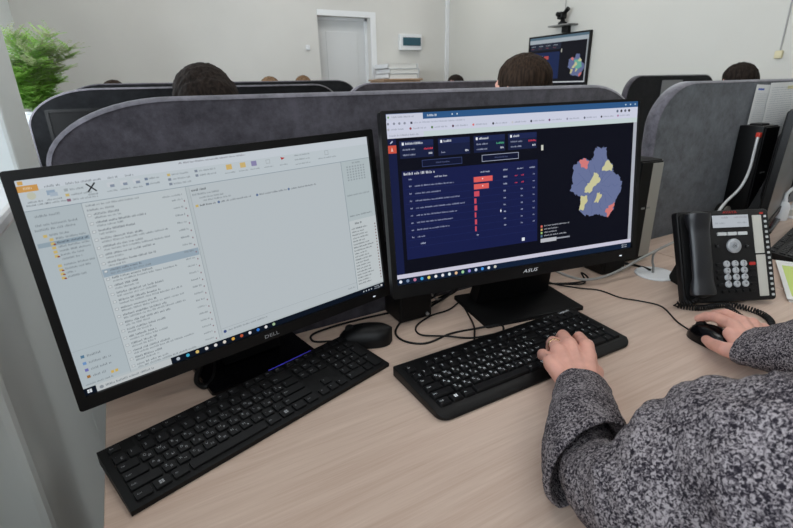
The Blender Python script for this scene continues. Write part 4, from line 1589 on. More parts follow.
# handset: lofted cross sections along the phone's height
hs = MB()
secs = []
N = 26
for i in range(N + 1):
    s = i / N                        # 0 top
    y = (0.5 - (0.015 + 0.93 * s)) * PH
    e = abs(s - 0.5) * 2
    bulge = max(0.0, (e - 0.55) / 0.45)
    wd = 0.0235 + 0.0050 * min(1, bulge * 1.6)
    end = min(1.0, ((1 - e) / 0.10)) if e > 0.9 else 1.0
    end = math.sqrt(max(0.02, end * (2 - end)))
    zc_ = 0.023 - 0.005 * e * e
    ht = 0.012 + (0.014 if s < 0.5 else 0.008) * bulge
    zlo = 0.014 - 0.008 * min(1, bulge * 3) + 0.008 * (1 - end)
    zhi = zc_ + ht * end
    cxp = (0.150 - 0.5) * PW - 0.002 * s
    sec = []
    for k in range(18):
        a = 2 * math.pi * k / 18
        ca, sa = math.cos(a), math.sin(a)
        sec.append(hs.bm.verts.new(PMm @ V((cxp + wd * end * math.copysign(abs(ca) ** 0.95, ca), y, (zlo + zhi) / 2 + (zhi - zlo) / 2 * math.copysign(abs(sa) ** 0.9, sa)))))
    secs.append(sec)
for a_, b_ in zip(secs, secs[1:]):
    for k in range(18):
        hs.bm.faces.new((a_[k], a_[(k + 1) % 18], b_[(k + 1) % 18], b_[k]))
hs.bm.faces.new(secs[0])
hs.bm.faces.new(secs[-1][::-1])
handset = hs.build('handset', mat('handset_plastic', (26, 27, 31), 0.38, spec=0.5), phone, smooth=60)
MB().prism(rrect(0.40 * PW, 0.15 * PH, 0.003, 3), -0.002, 0.0018, pm(0.57, 0.127), bevel=0.001).build('display_bezel', deep_m, phone)
lcd = MB().prism(rrect(0.39 * PW, 0.135 * PH, 0.001, 2), 0.001, 0.0022, pm(0.57, 0.127)).build('display', lcd_m, phone)
ar = Art(0.39 * PW, 0.135 * PH)
ar.rect(0, 0, 1, 1, (205, 212, 220), 1)
for x, l in ((0.25, 0.18), (0.6, 0.22), (0.86, 0.1)):
    ar.line(x, 0.12, l, (165, 160, 170), 0.16)
for x, l in ((0.06, 0.3), (0.68, 0.24)):
    ar.line(x, 0.58, l, (160, 168, 178), 0.14)
ar.build('display_image', attr_emit('phone_lcd_print', 0.75), lcd, pm(0.57, 0.127, 0.0023))
for u in (0.466, 0.577, 0.690):
    MB().prism(rrect(0.098 * PW, 0.036 * PH, 0.001, 2), 0, 0.003, pm(u, 0.264), bevel=0.0006).build('soft_key', mat('soft_key', (196, 198, 198), 0.4) if 'soft_key' not in MATS else MATS['soft_key'], phone)
ringm = mat('nav_ring', (160, 163, 167), 0.32, metal=0.2)
nav = MB().lathe([(0.006, 0.0), (0.0165, 0.0), (0.0165, 0.004), (0.0145, 0.0055), (0.0075, 0.0055), (0.006, 0.004)], pm(0.581, 0.398), 28).build('navigation_ring', ringm, phone, smooth=40)
MB().lathe([(0.0058, 0.0), (0.0058, 0.0045), (0.005, 0.0055), (0, 0.0058)], pm(0.581, 0.398), 20).build('ok_button', ringm, nav, smooth=40)
mk = MB()
put_text(mk, 'OK', 0.006, pm(0.581, 0.408, 0.006), 'CENTER')
mk.build('ok_marking', deep_m, nav)
numk = mat('number_key', (172, 175, 178), 0.4)
sub = ('', 'ABC', 'DEF', 'GHI', 'JKL', 'MNO', 'PQRS', 'TUV', 'WXYZ', '', '', '')
for i, ch in enumerate('123456789*0#'):
    u, v = 0.487 + 0.092 * (i % 3), 0.592 + 0.0735 * (i // 3)
    kk = MB().lathe([(0.0076, 0.0), (0.0076, 0.0025), (0.0066, 0.0036), (0, 0.0040)], pm(u, v), 16).build('number_key', numk, phone, smooth=40)
    mk = MB()
    put_text(mk, ch, 0.0085, pm(u, v + 0.004, 0.0041), 'CENTER')
    if sub[i]:
        put_text(mk, sub[i], 0.0032, pm(u, v + 0.027, 0.0041), 'CENTER')
    mk.build('marking', deep_m, kk)
dk = MATS['black_key']
for u, v in ((0.408, 0.39), (0.730, 0.404)):
    b = MB().prism(rrect(0.010, 0.008, 0.002, 2), 0, 0.003, pm(u, v), bevel=0.0008).build('arrow_key', dk, phone)
    mk = MB()
    put_text(mk, '<' if u < 0.5 else '>', 0.007, pm(u, v + 0.012, 0.0032), 'CENTER')
    mk.build('marking', legend_dim, b)
for i in range(4):
    for u in (0.405, 0.765):
        mm_ = legend_red if (u > 0.5 and i == 0) else dk
        MB().prism(rrect(0.014, 0.0075, 0.002, 2), 0, 0.003, pm(u, 0.598 + 0.0735 * i), bevel=0.0008).build('feature_key', mm_, phone)
for i in range(5):
    MB().prism(rrect(0.012, 0.007, 0.002, 2), 0, 0.003, pm(0.44 + 0.075 * i, 0.888), bevel=0.0008).build('feature_key', dk, phone)
for v0, v1, u0 in ((0.070, 0.488, 0.862), (0.505, 0.955, 0.866)):
    MB().prism(rrect(0.098 * PW, (v1 - v0) * PH, 0.001, 2), -0.001, 0.0012, pm(u0, (v0 + v1) / 2)).build('label_strip', label_m, phone)
for i in range(16):
    v = 0.085 + 0.0572 * i
    MB().prism(rrect(0.0052, 0.0055, 0.001, 2), 0, 0.002, pm(0.950 + 0.01 * v, v)).build('line_key', mat('line_key', (186, 187, 187), 0.5) if 'line_key' not in MATS else MATS['line_key'], phone)
MB().prism(rrect(0.008, 0.004, 0.001, 2), 0, 0.002, pm(0.915, 0.050)).build('message_lamp', legend_red, phone)
lg = MB()
put_text(lg, 'AVAYA', 0.0085, pm(0.575, 0.040, 0.0006), 'CENTER', 1.25)
lg.build('logo', legend_red, phone)
# coiled cord
path = crv([pp(0.12, 0.945, 0.016), pp(0.03, 0.985, 0.014), (1.022, 0.540, 0.749), (1.050, 0.508, 0.747), (1.115, 0.486, 0.747), (1.137, 0.456, 0.747), (1.136, 0.420, 0.747), (1.111, 0.391, 0.747), (1.080, 0.384, 0.747), (1.066, 0.408, 0.748), (1.082, 0.445, 0.751), (1.092, 0.470, 0.757)], 40)
helix, nrm = [], None
acc = 0.0
for i, p in enumerate(path):
    tq = (path[min(i + 1, len(path) - 1)] - path[max(i - 1, 0)]).normalized()
    if nrm is None:
        nrm = tq.orthogonal().normalized()
    nrm = (nrm - tq * nrm.dot(tq)).normalized()
    bn = tq.cross(nrm)
    if i:
        acc += (p - path[i - 1]).length
    steps = 4
    for s in range(steps):
        q = p.lerp(path[min(i + 1, len(path) - 1)], s / steps)
        L_ = acc + (path[min(i + 1, len(path) - 1)] - p).length * s / steps
        an = L_ / 0.0056 * 2 * math.pi
        helix.append(q + (nrm * math.cos(an) + bn * math.sin(an)) * 0.0052)
MB().tube(helix, 0.0016, 5).build('coiled_cord', rubber_m, phone, smooth=70)

# ------------------------------------------------------------------ wall TV with camera
TU = UR - 0.03
tv = thing('wall_display', 'wall mounted display repeating the dark dashboard, on right wall', 'television', (UR, 3.735, 1.19))
tm = M4(((0, 0, -1, TU), (-1, 0, 0, 3.735), (0, 1, 0, 1.4355), (0, 0, 0, 1)))
TW, TH = 0.762, 0.452
b = MB()
o_ = rrect(TW + 0.028, TH + 0.03, 0.004, 2)
i_ = rrect(TW, TH, 0.001, 2)
rows = [[b.bm.verts.new(tm @ V((x, y, z))) for x, y in pl] for pl, z in ((i_, 0.0), (i_, 0.006), (o_, 0.006), (o_, -0.022), (i_, -0.022))]
for r0, r1 in zip(rows, rows[1:] + rows[:1]):
    for k in range(len(o_)):
        b.bm.faces.new((r0[k], r0[(k + 1) % len(o_)], r1[(k + 1) % len(o_)], r1[k]))
b.build('bezel', black_m, tv, smooth=30)
pn = MB().box((0, 0, -0.0105), (TW, TH, 0.020), tm).build('display', deep_m, tv)
MB().box((0, 0, -0.025), (0.3, 0.3, 0.009), tm).build('wall_bracket', deep_m, tv)
a = Art(TW, TH)
a.rect(0, 0, 1, 1, (26, 27, 34), 1)
a.rect(0, 0, 1, 0.05, (92, 116, 132), 2)
a.rect(0, 0.05, 1, 0.13, (172, 182, 190), 2)
a.rect(0.02, 0.13, 0.56, 0.27, (40, 46, 62), 3)
for i in range(4):
    a.line(0.04 + 0.13 * i, 0.17, 0.07, (180, 188, 198), 0.025)
    a.line(0.04 + 0.13 * i, 0.22, 0.05, (150, 90, 96), 0.02)
a.rect(0.03, 0.32, 0.55, 0.88, (34, 46, 84), 3)
for i in range(8):
    a.line(0.06, 0.38 + 0.06 * i, 0.2, (130, 140, 170), 0.018)
a.rect(0.28, 0.40, 0.36, 0.47, (190, 84, 80), 4)
a.rect(0.57, 0.27, 0.585, 0.34, (200, 200, 190), 4)
map_art(a, lambda p: (0.70 + (p[0] - 0.70) * 1.12, 0.40 + (p[1] - 0.28) * 0.96))
a.poly([(0.80, 0.52), (0.90, 0.50), (0.93, 0.66), (0.84, 0.72)], (112, 178, 158), 15)
a.rect(0, 0.94, 1, 0.965, (200, 204, 210), 17)
a.rect(0.975, 0.13, 1, 0.95, (160, 166, 172), 17)
a.build('display_image', lcd_tv, pn, tm @ M4.Translation((0, 0, 0.0002)))
cm = thing('conference_camera', 'black video camera on a bracket above the wall display', 'camera', (3.93, 3.66, 1.68))
MB().box2((3.88, 3.525, 1.737), (UR, 3.80, 1.75), bevel=0.003).build('shelf', grey_pl, cm)
MB().box2((3.955, 3.61, 1.68), (UR, 3.69, 1.738), bevel=0.004).build('bracket', black_m, cm)
MB().lathe([(0, 0), (0.042, 0), (0.042, 0.018), (0.022, 0.03), (0.018, 0.05), (0, 0.05)], M4.Translation((3.93, 3.66, 1.75)), 20).build('base', black_m, cm, smooth=40)
hd = MB().box((3.92, 3.665, 1.828), (0.08, 0.065, 0.065), bevel=0.016, seg=3).build('head', black_m, cm, smooth=40)
MB().cyl((3.885, 3.665, 1.832), (3.855, 3.665, 1.84), 0.024, 0.020).build('lens', gloss_m, hd, smooth=40)
MB().cyl((3.93, 3.645, 1.85), (3.93, 3.60, 1.885), 0.017, 0.021).build('microphone', black_m, cm, smooth=40)
MB().tube([(3.97, 3.69, 1.79), (UR - 0.005, 3.70, 1.84), (UR - 0.005, 3.70, 2.3), (UR - 0.005, 3.70, ZC)], 0.004).build('cable', grey_cable_m, cm)

# ------------------------------------------------------------------ fern on the far sill
fern = thing('potted_fern', 'feathery green fern in a white pot on the far sill', 'plant', (-0.455, 3.95, 0.987))
FB = V((-0.455, 3.95, 0.987))
MB().lathe([(0, 0.001), (0.055, 0.001), (0.075, 0.12), (0.082, 0.125), (0.082, 0.14), (0.072, 0.14), (0.068, 0.115), (0, 0.115)], M4.Translation(FB), 24).build('pot', white_pl, fern, smooth=40)
MB().lathe([(0, 0.114), (0.0685, 0.116), (0, 0.122)], M4.Translation(FB), 16).build('soil', mat('soil', (58, 44, 34), 0.95), fern)
def leafy(name, rgb):
    m = mat(name, rgb, 0.6)
    nt = m.node_tree
    tr = nt.nodes.new('ShaderNodeBsdfTranslucent')
    tr.inputs['Color'].default_value = (*lin(rgb), 1)
    mx = nt.nodes.new('ShaderNodeMixShader')
    mx.inputs[0].default_value = 0.45
    nt.links.new(nt.nodes['Principled BSDF'].outputs[0], mx.inputs[1])
    nt.links.new(tr.outputs[0], mx.inputs[2])
    nt.links.new(mx.outputs[0], nt.nodes['Material Output'].inputs['Surface'])
    return m


leaf_ms = [leafy('fern_leaf', (168, 210, 110)), leafy('fern_leaf_dark', (146, 182, 112)), leafy('fern_leaf_olive', (182, 190, 150))]
rnd = random.Random(21)
stem_b = MB()
lf = [MB(), MB(), MB()]


def leaflet(mb, p, d, nv, L, wdt):
    d = d.normalized()
    s = d.cross(nv).normalized() * wdt
    vs = [mb.bm.verts.new(x) for x in (p, p + d * L * 0.45 + s, p + d * L, p + d * L * 0.45 - s)]
    mb.bm.faces.new(vs)


for i in range(56):
    an = rnd.uniform(0, 2 * math.pi)
    lean = rnd.uniform(0.08, 0.33) * (1.0 if i < 22 else 0.6)
    hgt = rnd.uniform(0.26, 0.46) if i < 22 else rnd.uniform(0.06, 0.30)
    dx, dy = math.cos(an) * lean, math.sin(an) * lean
    if dx < -0.12:
        dx = -dx * 0.8
    p0 = FB + V((dx * 0.1, dy * 0.1, 0.118))
    p1 = FB + V((dx * 0.55, dy * 0.55, 0.118 + hgt * 0.8))
    p2 = FB + V((dx * 1.0, dy * 1.0, 0.118 + hgt * (1.0 if rnd.random() < 0.7 else 0.75)))
    st_ = crv([p0, p1, p2], 10)
    stem_b.tube(st_, 0.0014, 5)
    for k, p in enumerate(st_[5:]):
        tdir = (p2 - p1).normalized()
        nside = 3 if i < 22 else 4
        for q in range(nside):
            a2 = rnd.uniform(0, 2 * math.pi)
            br = (V((math.cos(a2), math.sin(a2), rnd.uniform(-0.1, 0.5))) + tdir * 0.6).normalized()
            bl = rnd.uniform(0.06, 0.12)
            bset = lf[0 if i >= 20 else rnd.choice((0, 1, 2, 2))]
            for r_ in range(6):
                pp_ = p + br * bl * (r_ + 1) / 6
                for s_ in (-1, 1):
                    dd = (br + br.cross(V((0, 0, 1))).normalized() * s_ * 1.0).normalized()
                    leaflet(bset, pp_, dd, V((rnd.uniform(-.3, .3), rnd.uniform(-.3, .3), 1)), 0.032 * (1 - r_ / 9), 0.0062)
stem_b.build('stems', MATS['fern_leaf_dark'], fern, smooth=60)
for b_, m_, nme in zip(lf, leaf_ms, ('fronds', 'dark_fronds', 'olive_fronds')):
    o = b_.build(nme, m_, fern)
    o['kind'] = 'stuff'


# ================================================================== people
def wrinkle(me, amp, axis, scale=22, k=1.2):
    """soft cloth folds: displaces along the normal, folds running across `axis`"""
    axis = V(axis).normalized()
    nn = [v.normal.copy() for v in me.vertices]
    for v, n_ in zip(me.vertices, nn):
        p = v.co + axis * (v.co.dot(axis) * k)
        a_ = mnoise.noise(p * scale) + 0.5 * mnoise.noise(p * scale * 2.1)
        v.co += n_ * (amp * a_)
    return me


def hand_parts(wr, mcps, pips, tips, thumb, rs=(0.0102, 0.0092, 0.0080), palm_r=0.0132, wrist_r=0.022, wr2=None):
    """capsules of a hand; fingers index..pinky"""
    P = []
    n = len(mcps)
    side = (V(mcps[0]) - V(mcps[-1])).normalized()
    for i in range(n):
        m = V(mcps[i])
        base = V(wr) + side * (0.016 - 0.0107 * i)
        sc = (1.0, 1.04, 0.98, 0.86)[i]
        P.append(('c', base, 0.0145, m, palm_r * (1.0 if i < 3 else 0.93)))
        dn = V((0, 0, -0.006))
        P.append(('c', base + dn, 0.0135, m + dn, palm_r * 0.85))
        p, t_ = V(pips[i]), V(tips[i])
        P.append(('c', m, rs[0] * 1.12 * sc, p, rs[0] * sc))
        dip = p.lerp(t_, 0.52) + (p - m).normalized() * 0.004 + V((0, 0, 0.002))
        P.append(('c', p, rs[0] * 0.98 * sc, dip, rs[1] * sc))
        P.append(('c', dip, rs[1] * 0.97 * sc, t_, rs[2] * sc))
    th = [V(x) for x in thumb]
    for a_, b_, r0, r1 in zip(th, th[1:], (0.0175, 0.0125, 0.0105), (0.013, 0.0108, 0.0088)):
        P.append(('c', a_, r0, b_, r1))
    P.append(('c', th[0], 0.016, V(mcps[0]).lerp(th[1], 0.35), 0.0115))       # web of the thumb
    if wr2 is not None:
        P.append(('c', V(wr2) + side * 0.008, wrist_r, V(wr) + side * 0.008, wrist_r * 0.92))
        P.append(('c', V(wr2) - side * 0.010, wrist_r * 0.92, V(wr) - side * 0.010, wrist_r * 0.88))
    return P


def head_parts(c, face=V((0, 1, 0)), s=1.0):
    """cranium, jaw, nose, lips, ears, brow - world direction `face` is where the nose points"""
    fy = face.normalized()
    fx = fy.cross(V((0, 0, 1))).normalized()
    fz = fx.cross(fy)
    rot = M4((fx, fy, fz)).transposed()

    def at(x, y, z):
        return V(c) + (fx * x + fy * y + fz * z) * s
    P = [('e', at(0, -0.012, 0.022), (0.076 * s, 0.094 * s, 0.088 * s), rot),
         ('e', at(0, 0.022, -0.022), (0.066 * s, 0.070 * s, 0.080 * s), rot),
         ('c', at(-0.030, 0.045, -0.082), 0.020 * s, at(0.030, 0.045, -0.082), 0.020 * s),
         ('e', at(0, 0.062, -0.094), (0.026 * s, 0.022 * s, 0.018 * s), rot),
         ('c', at(0, 0.084, 0.010), 0.008 * s, at(0, 0.102, -0.028), 0.011 * s),
         ('c', at(-0.011, 0.088, -0.032), 0.008 * s, at(0.011, 0.088, -0.032), 0.008 * s),
         ('c', at(-0.036, 0.072, 0.020), 0.010 * s, at(0.036, 0.072, 0.020), 0.010 * s),
         ('c', at(-0.018, 0.080, -0.058), 0.007 * s, at(0.018, 0.080, -0.058), 0.007 * s),
         ('c', at(-0.015, 0.079, -0.068), 0.008 * s, at(0.015, 0.079, -0.068), 0.008 * s)]
    for sx in (-1, 1):
        P.append(('e', at(sx * 0.046, 0.052, -0.022), (0.022 * s, 0.022 * s, 0.022 * s), rot))
        P.append(('c', at(sx * 0.076, -0.010, 0.016), 0.010 * s, at(sx * 0.074, -0.002, -0.030), 0.007 * s))
        P.append(('c', at(sx * 0.080, -0.020, 0.012), 0.009 * s, at(sx * 0.078, -0.016, -0.018), 0.006 * s))
    return P, at


def eyes(at, parent, s=1.0):
    for sx in (-1, 1):
        e = MB()
        bmesh.ops.create_icosphere(e.bm, subdivisions=3, radius=0.0125 * s, matrix=M4.Translation(at(sx * 0.031, 0.068, 0.0)))
        o = e.build('eye', MATS.get('eye_white') or mat('eye_white', (225, 222, 218), 0.2), parent, smooth=180)
        e = MB()
        bmesh.ops.create_icosphere(e.bm, subdivisions=2, radius=0.0062 * s, matrix=M4.Translation(at(sx * 0.031, 0.0755, 0.0)))
        e.build('iris', MATS.get('iris') or mat('iris', (52, 40, 32), 0.15), o, smooth=180)


def hair_short(at, s=1.0):
    P = [('e', at(0, -0.014, 0.036), (0.084 * s, 0.100 * s, 0.084 * s)),
         ('e', at(0, -0.045, 0.0), (0.080 * s, 0.064 * s, 0.085 * s)),
         ('c', at(-0.074, -0.035, -0.01), 0.016 * s, at(-0.074, -0.015, 0.03), 0.018 * s), ('c', at(0.074, -0.035, -0.01), 0.016 * s, at(0.074, -0.015, 0.03), 0.018 * s)]
    return P


def hair_long(at, s=1.0):
    P = hair_short(at, s)
    P += [('e', at(0, -0.035, 0.01), (0.094 * s, 0.085 * s, 0.10 * s)),
          ('c', at(0, -0.055, 0.0), 0.092 * s, at(0, -0.088, -0.22), 0.092 * s),
          ('c', at(-0.066, -0.01, -0.01), 0.030 * s, at(-0.085, -0.03, -0.20), 0.030 * s),
          ('c', at(0.066, -0.01, -0.01), 0.030 * s, at(0.085, -0.03, -0.20), 0.030 * s)]
    return P


def seated(loc, top_z, label, hair, hair_m, shirt_m, face=V((0, 1, 0)), s=1.0):
    """a colleague sitting at a desk, facing +v, seen from behind the dividers"""
    x, y = loc
    t = thing('person', label, 'person', (x, y, 0), 0, None)
    hz = top_z - 0.118 * s
    sh = hz - 0.205
    L = lambda *p: V((x + p[0], y + p[1], p[2]))
    H, at = head_parts((x, y + 0.03, hz), face, s)
    body = list(H)
    body += [('c', L(0, 0.0, sh + 0.02), 0.052, L(0, 0.02, hz - 0.06), 0.050),
             ('c', L(-0.10, 0, sh - 0.02), 0.062, L(0.10, 0, sh - 0.02), 0.062),
             ('e', L(0, 0.0, sh - 0.15), (0.16, 0.105, 0.19)), ('e', L(0, -0.02, 0.60), (0.165, 0.12, 0.15))]
    shirt = [('c', L(-0.12, 0, sh - 0.015), 0.068, L(0.12, 0, sh - 0.015), 0.068), ('e', L(0, 0, sh - 0.15), (0.172, 0.117, 0.20)), ('e', L(0, -0.02, 0.62), (0.174, 0.13, 0.16)),
             ('c', L(0, 0, sh), 0.062, L(0, 0.005, sh + 0.035), 0.058)]
    legs = [('e', L(0, -0.02, 0.55), (0.178, 0.135, 0.11))]
    for sx in (-1, 1):
        shp, el, wr = L(sx * 0.165, 0, sh - 0.02), L(sx * 0.22, 0.09, 0.80), L(sx * 0.13, 0.30, 0.785)
        body += [('c', shp, 0.048, el, 0.040), ('c', el, 0.038, wr, 0.026)]
        shirt += [('c', shp, 0.058, el, 0.052), ('c', el, 0.050, wr + V((0, -0.02, 0)), 0.036)]
        dirv = V((-sx * 0.2, 1, 0)).normalized()
        lat = dirv.cross(V((0, 0, 1))) * (-sx)          # towards the thumb
        m_ = [wr + dirv * 0.085 + lat * (0.028 - 0.019 * i) for i in range(4)]
        p_ = [q + dirv * 0.04 + V((0, 0, 0.004)) for q in m_]
        t_ = [q + dirv * 0.03 + V((0, 0, -0.016)) for q in p_]
        body += hand_parts(wr, m_, p_, t_, [wr + lat * 0.02 + dirv * 0.02, wr + lat * 0.045 + dirv * 0.05, wr + lat * 0.05 + dirv * 0.08, wr + lat * 0.045 + dirv * 0.10])
        kn, ft = L(sx * 0.11, 0.42, 0.52), L(sx * 0.11, 0.38, 0.09)
        hp = L(sx * 0.09, 0.0, 0.53)
        body += [('c', hp, 0.075, kn, 0.055), ('c', kn, 0.052, ft, 0.036), ('c', ft + V((0, 0, -0.05)), 0.034, ft + V((0, 0.13, -0.062)), 0.028)]
        legs += [('c', hp, 0.088, kn, 0.066), ('c', kn, 0.064, ft + V((0, 0, 0.02)), 0.052)]
    link_mesh('body', [fuse(body, 0.008, 3)], skin_m, t)
    link_mesh('shirt', [fuse(shirt, 0.011, 4)], shirt_m, t)
    link_mesh('trousers', [fuse(legs, 0.012, 4)], trouser_m, t)
    link_mesh('hair', [wrinkle(wrinkle(fuse(hair(at, s), 0.005, 2), 0.003, (0, 0, 1), 26, -0.5), 0.0035, (0, 0, 1), 85, -0.8)], hair_m, t)
    eyes(at, t, s)
    return t


shirt_dark = mat('dark_shirt', (46, 46, 54), 0.9)
shirt_blue = mat('blue_shirt', (84, 96, 122), 0.9)
seated((0.240, 1.56), 1.302, 'person with long dark hair seen from behind at second-row desk', hair_long, hair_dark, shirt_dark)
seated((1.325, 1.38), 1.328, 'man with short brown hair seen from behind near the wall display', hair_short, hair_brown, shirt_blue, face=V((-0.25, 1, 0)), s=1.06)
seated((3.115, 1.53), 1.306, 'person with dark hair looking down behind the right divider', hair_short, hair_dark, shirt_dark, face=V((-0.3, 0.9, -0.25)), s=0.88)
seated((0.020, 4.36), 1.318, 'leftmost far person, brown hair just showing over third-row divider', hair_short, hair_brown, shirt_dark)
seated((1.215, 4.38), 1.330, 'middle far person, light brown hair barely showing over third-row divider', hair_short, hair_light, shirt_blue)
seated((1.735, 5.00), 1.350, 'far person right of the two others, light hair over third-row divider', hair_short, hair_light, shirt_dark)
seated((3.310, 4.51), 1.331, 'dark-haired person far back in front of the right wall corner', hair_short, hair_dark, shirt_dark, face=V((-0.75, -0.65, -0.1)))

# ---- the person at the front desk
me_ = thing('person', 'person in grey melange knit sweater typing and holding the mouse', 'person', (0.70, -0.18, 0))
# left hand on the keyboard
WL = V((0.545, 0.402, 0.786))
h = V((0.585, 0.81, 0)).normalized()
l = V((0.81, -0.585, 0)).normalized()
l_m = [V((0.629, 0.466, 0.800)), V((0.604, 0.482, 0.804)), V((0.576, 0.481, 0.801)), V((0.550, 0.472, 0.793))]
l_p = [V((0.654, 0.503, 0.793)), V((0.630, 0.519, 0.796)), V((0.602, 0.516, 0.793)), V((0.568, 0.504, 0.785))]
l_t = [p + h * 0.017 + V((0, 0, -0.0245 if i < 3 else -0.016)) for i, p in enumerate(l_p)]
l_th = [WL + h * 0.022 + l * 0.018 + V((0, 0, -0.006)), WL + h * 0.055 + l * 0.036 + V((0, 0, -0.008)), WL + h * 0.080 + l * 0.032 + V((0, 0, -0.012)), WL + h * 0.100 + l * 0.024 + V((0, 0, -0.016))]
wl2 = V((0.500, 0.358, 0.787))
lh = hand_parts(WL, l_m, l_p, l_t, l_th, wr2=wl2)
# right hand on the mouse
WR = V((0.884, 0.318, 0.782))
r_m = [V((0.909, 0.388, 0.799)), V((0.931, 0.384, 0.802)), V((0.951, 0.373, 0.797)), V((0.966, 0.357, 0.789))]
r_p = [V((0.926, 0.428, 0.796)), V((0.955, 0.424, 0.797)), V((0.979, 0.408, 0.786)), V((0.992, 0.388, 0.776))]
r_t = [V((0.930, 0.462, 0.778)), V((0.962, 0.460, 0.772)), V((0.984, 0.440, 0.760)), V((0.996, 0.415, 0.754))]
r_th = [V((0.866, 0.330, 0.776)), V((0.852, 0.368, 0.775)), V((0.866, 0.397, 0.768)), V((0.886, 0.418, 0.762))]
SH = V((0.009, -0.005, 0))
shr = lambda q: V((WR.x + (q.x - WR.x) * 0.93, WR.y + (q.y - WR.y) * 0.93, q.z)) + SH
r_m, r_p, r_t, r_th = ([shr(q) for q in g_] for g_ in (r_m, r_p, r_t, r_th))
WR = WR + SH
rh = hand_parts(WR, r_m, r_p, r_t, r_th, wr2=V((0.886, 0.268, 0.797)))
lhm = fuse(lh, 0.0019, 7, 0.5)
rhm = fuse(rh, 0.0019, 7, 0.5)
SLp, SRp = V((0.475, -0.010, 0.995)), V((0.870, -0.035, 0.995))
ELp, ERp = V((0.362, 0.232, 0.815)), V((0.890, 0.130, 0.850))
CH = V((0.685, -0.10, 0.82))
hdP, hat = head_parts((0.68, 0.02, 1.225), V((0, 1, -0.25)))
bodyP = list(hdP) + [('c', V((0.68, -0.055, 1.02)), 0.052, V((0.68, 0.0, 1.15)), 0.050),
                     ('c', SLp + V((0.05, 0, 0)), 0.05, SRp - V((0.05, 0, 0)), 0.05),
                     ('e', CH, (0.155, 0.11, 0.20)), ('e', V((0.70, -0.18, 0.60)), (0.17, 0.13, 0.15)),
                     ('c', SLp, 0.046, V((0.372, 0.208, 0.842)), 0.028), ('c', V((0.372, 0.208, 0.842)), 0.026, V((0.43, 0.30, 0.785)), 0.022), ('c', V((0.43, 0.30, 0.785)), 0.022, wl2, 0.022), ('c', SRp, 0.046, ERp, 0.038), ('c', ERp, 0.037, V((0.885, 0.265, 0.800)), 0.025)]
legP = [('e', V((0.70, -0.18, 0.55)), (0.185, 0.145, 0.11))]
for sx in (-1, 1):
    hp, kn, ft = V((0.70 + sx * 0.10, -0.16, 0.54)), V((0.70 + sx * 0.12, 0.28, 0.56)), V((0.70 + sx * 0.12, 0.26, 0.09))
    bodyP += [('c', hp, 0.078, kn, 0.056), ('c', kn, 0.052, ft, 0.036), ('c', ft + V((0, 0, -0.05)), 0.034, ft + V((0, 0.13, -0.062)), 0.028)]
    legP += [('c', hp, 0.092, kn, 0.068), ('c', kn, 0.066, ft + V((0, 0, 0.02)), 0.052)]
link_mesh('body', [fuse(bodyP, 0.008, 4), lhm, rhm], skin_m, me_)
cuffL, cuffR = WL + h * 0.004, V((0.888, 0.322, 0.782))
B1, B2, B3 = V((0.366, 0.219, 0.838)), V((0.411, 0.148, 0.902)), V((0.408, 0.100, 0.932))
BM = V((0.360, 0.186, 0.862))
sw = [('c', SLp, 0.092, B3, 0.081), ('c', B3, 0.081, B2, 0.077), ('c', B2, 0.077, BM, 0.051), ('c', BM, 0.051, B1, 0.0455), ('c', B1, 0.0455, V((0.396, 0.258, 0.802)), 0.039), ('c', V((0.396, 0.258, 0.802)), 0.039, V((0.435, 0.305, 0.792)), 0.036), ('c', V((0.435, 0.305, 0.792)), 0.036, V((0.500, 0.358, 0.788)), 0.033),
      ('c', SRp, 0.082, ERp, 0.072), ('c', ERp, 0.070, V((0.893, 0.225, 0.835)), 0.062),
      ('c', SLp + V((0.06, -0.02, 0)), 0.085, SRp - V((0.06, 0, 0)), 0.085), ('e', CH, (0.185, 0.14, 0.22)), ('e', V((0.70, -0.18, 0.60)), (0.195, 0.155, 0.17)),
      ('c', V((0.68, -0.055, 1.03)), 0.068, V((0.68, -0.035, 1.085)), 0.062)]
F1, F2, F3 = V((0.378, 0.252, 0.803)), V((0.455, 0.322, 0.800)), V((0.528, 0.388, 0.791))


def sleeve(secs, n=40, sub=6):
    """lofted open sleeve: secs = (centre, side axis, up axis, half width, half height)"""
    C_ = [crv([sc[0] for sc in secs], sub), crv([sc[1] for sc in secs], sub), crv([sc[2] for sc in secs], sub), crv([V((sc[3], sc[4], 0)) for sc in secs], sub)]
    bm = bmesh.new()
    rings = []
    for c_, a_, b_, wh in zip(*C_):
        a_, b_ = a_.normalized(), b_.normalized()
        ring = []
        for k in range(n):
            an = 2 * math.pi * k / n
            p = c_ + a_ * (math.cos(an) * wh.x) + b_ * (math.sin(an) * wh.y)
            p.z = max(p.z, ZD + 0.003)
            ring.append(bm.verts.new(p))
        rings.append(ring)
    for r0, r1 in zip(rings, rings[1:]):
        for k in range(n):
            bm.faces.new((r0[k], r0[(k + 1) % n], r1[(k + 1) % n], r1[k]))
    bmesh.ops.recalc_face_normals(bm, faces=bm.faces)
    me = bpy.data.meshes.new('sleeve')
    bm.to_mesh(me)
    bm.free()
    return me


fa = (F3 - F2).normalized()
fsd = fa.cross(V((0, 0, 1))).normalized()
fup = fsd.cross(fa)
LC = V((0.4185, 0.282, 0.791))
la, lb = V((0.98, -0.19, 0.06)).normalized(), V((-0.03, 0.02, 1)).normalized()
ln = la.cross(lb) * -1
ln = ln if ln.y > 0 else -ln
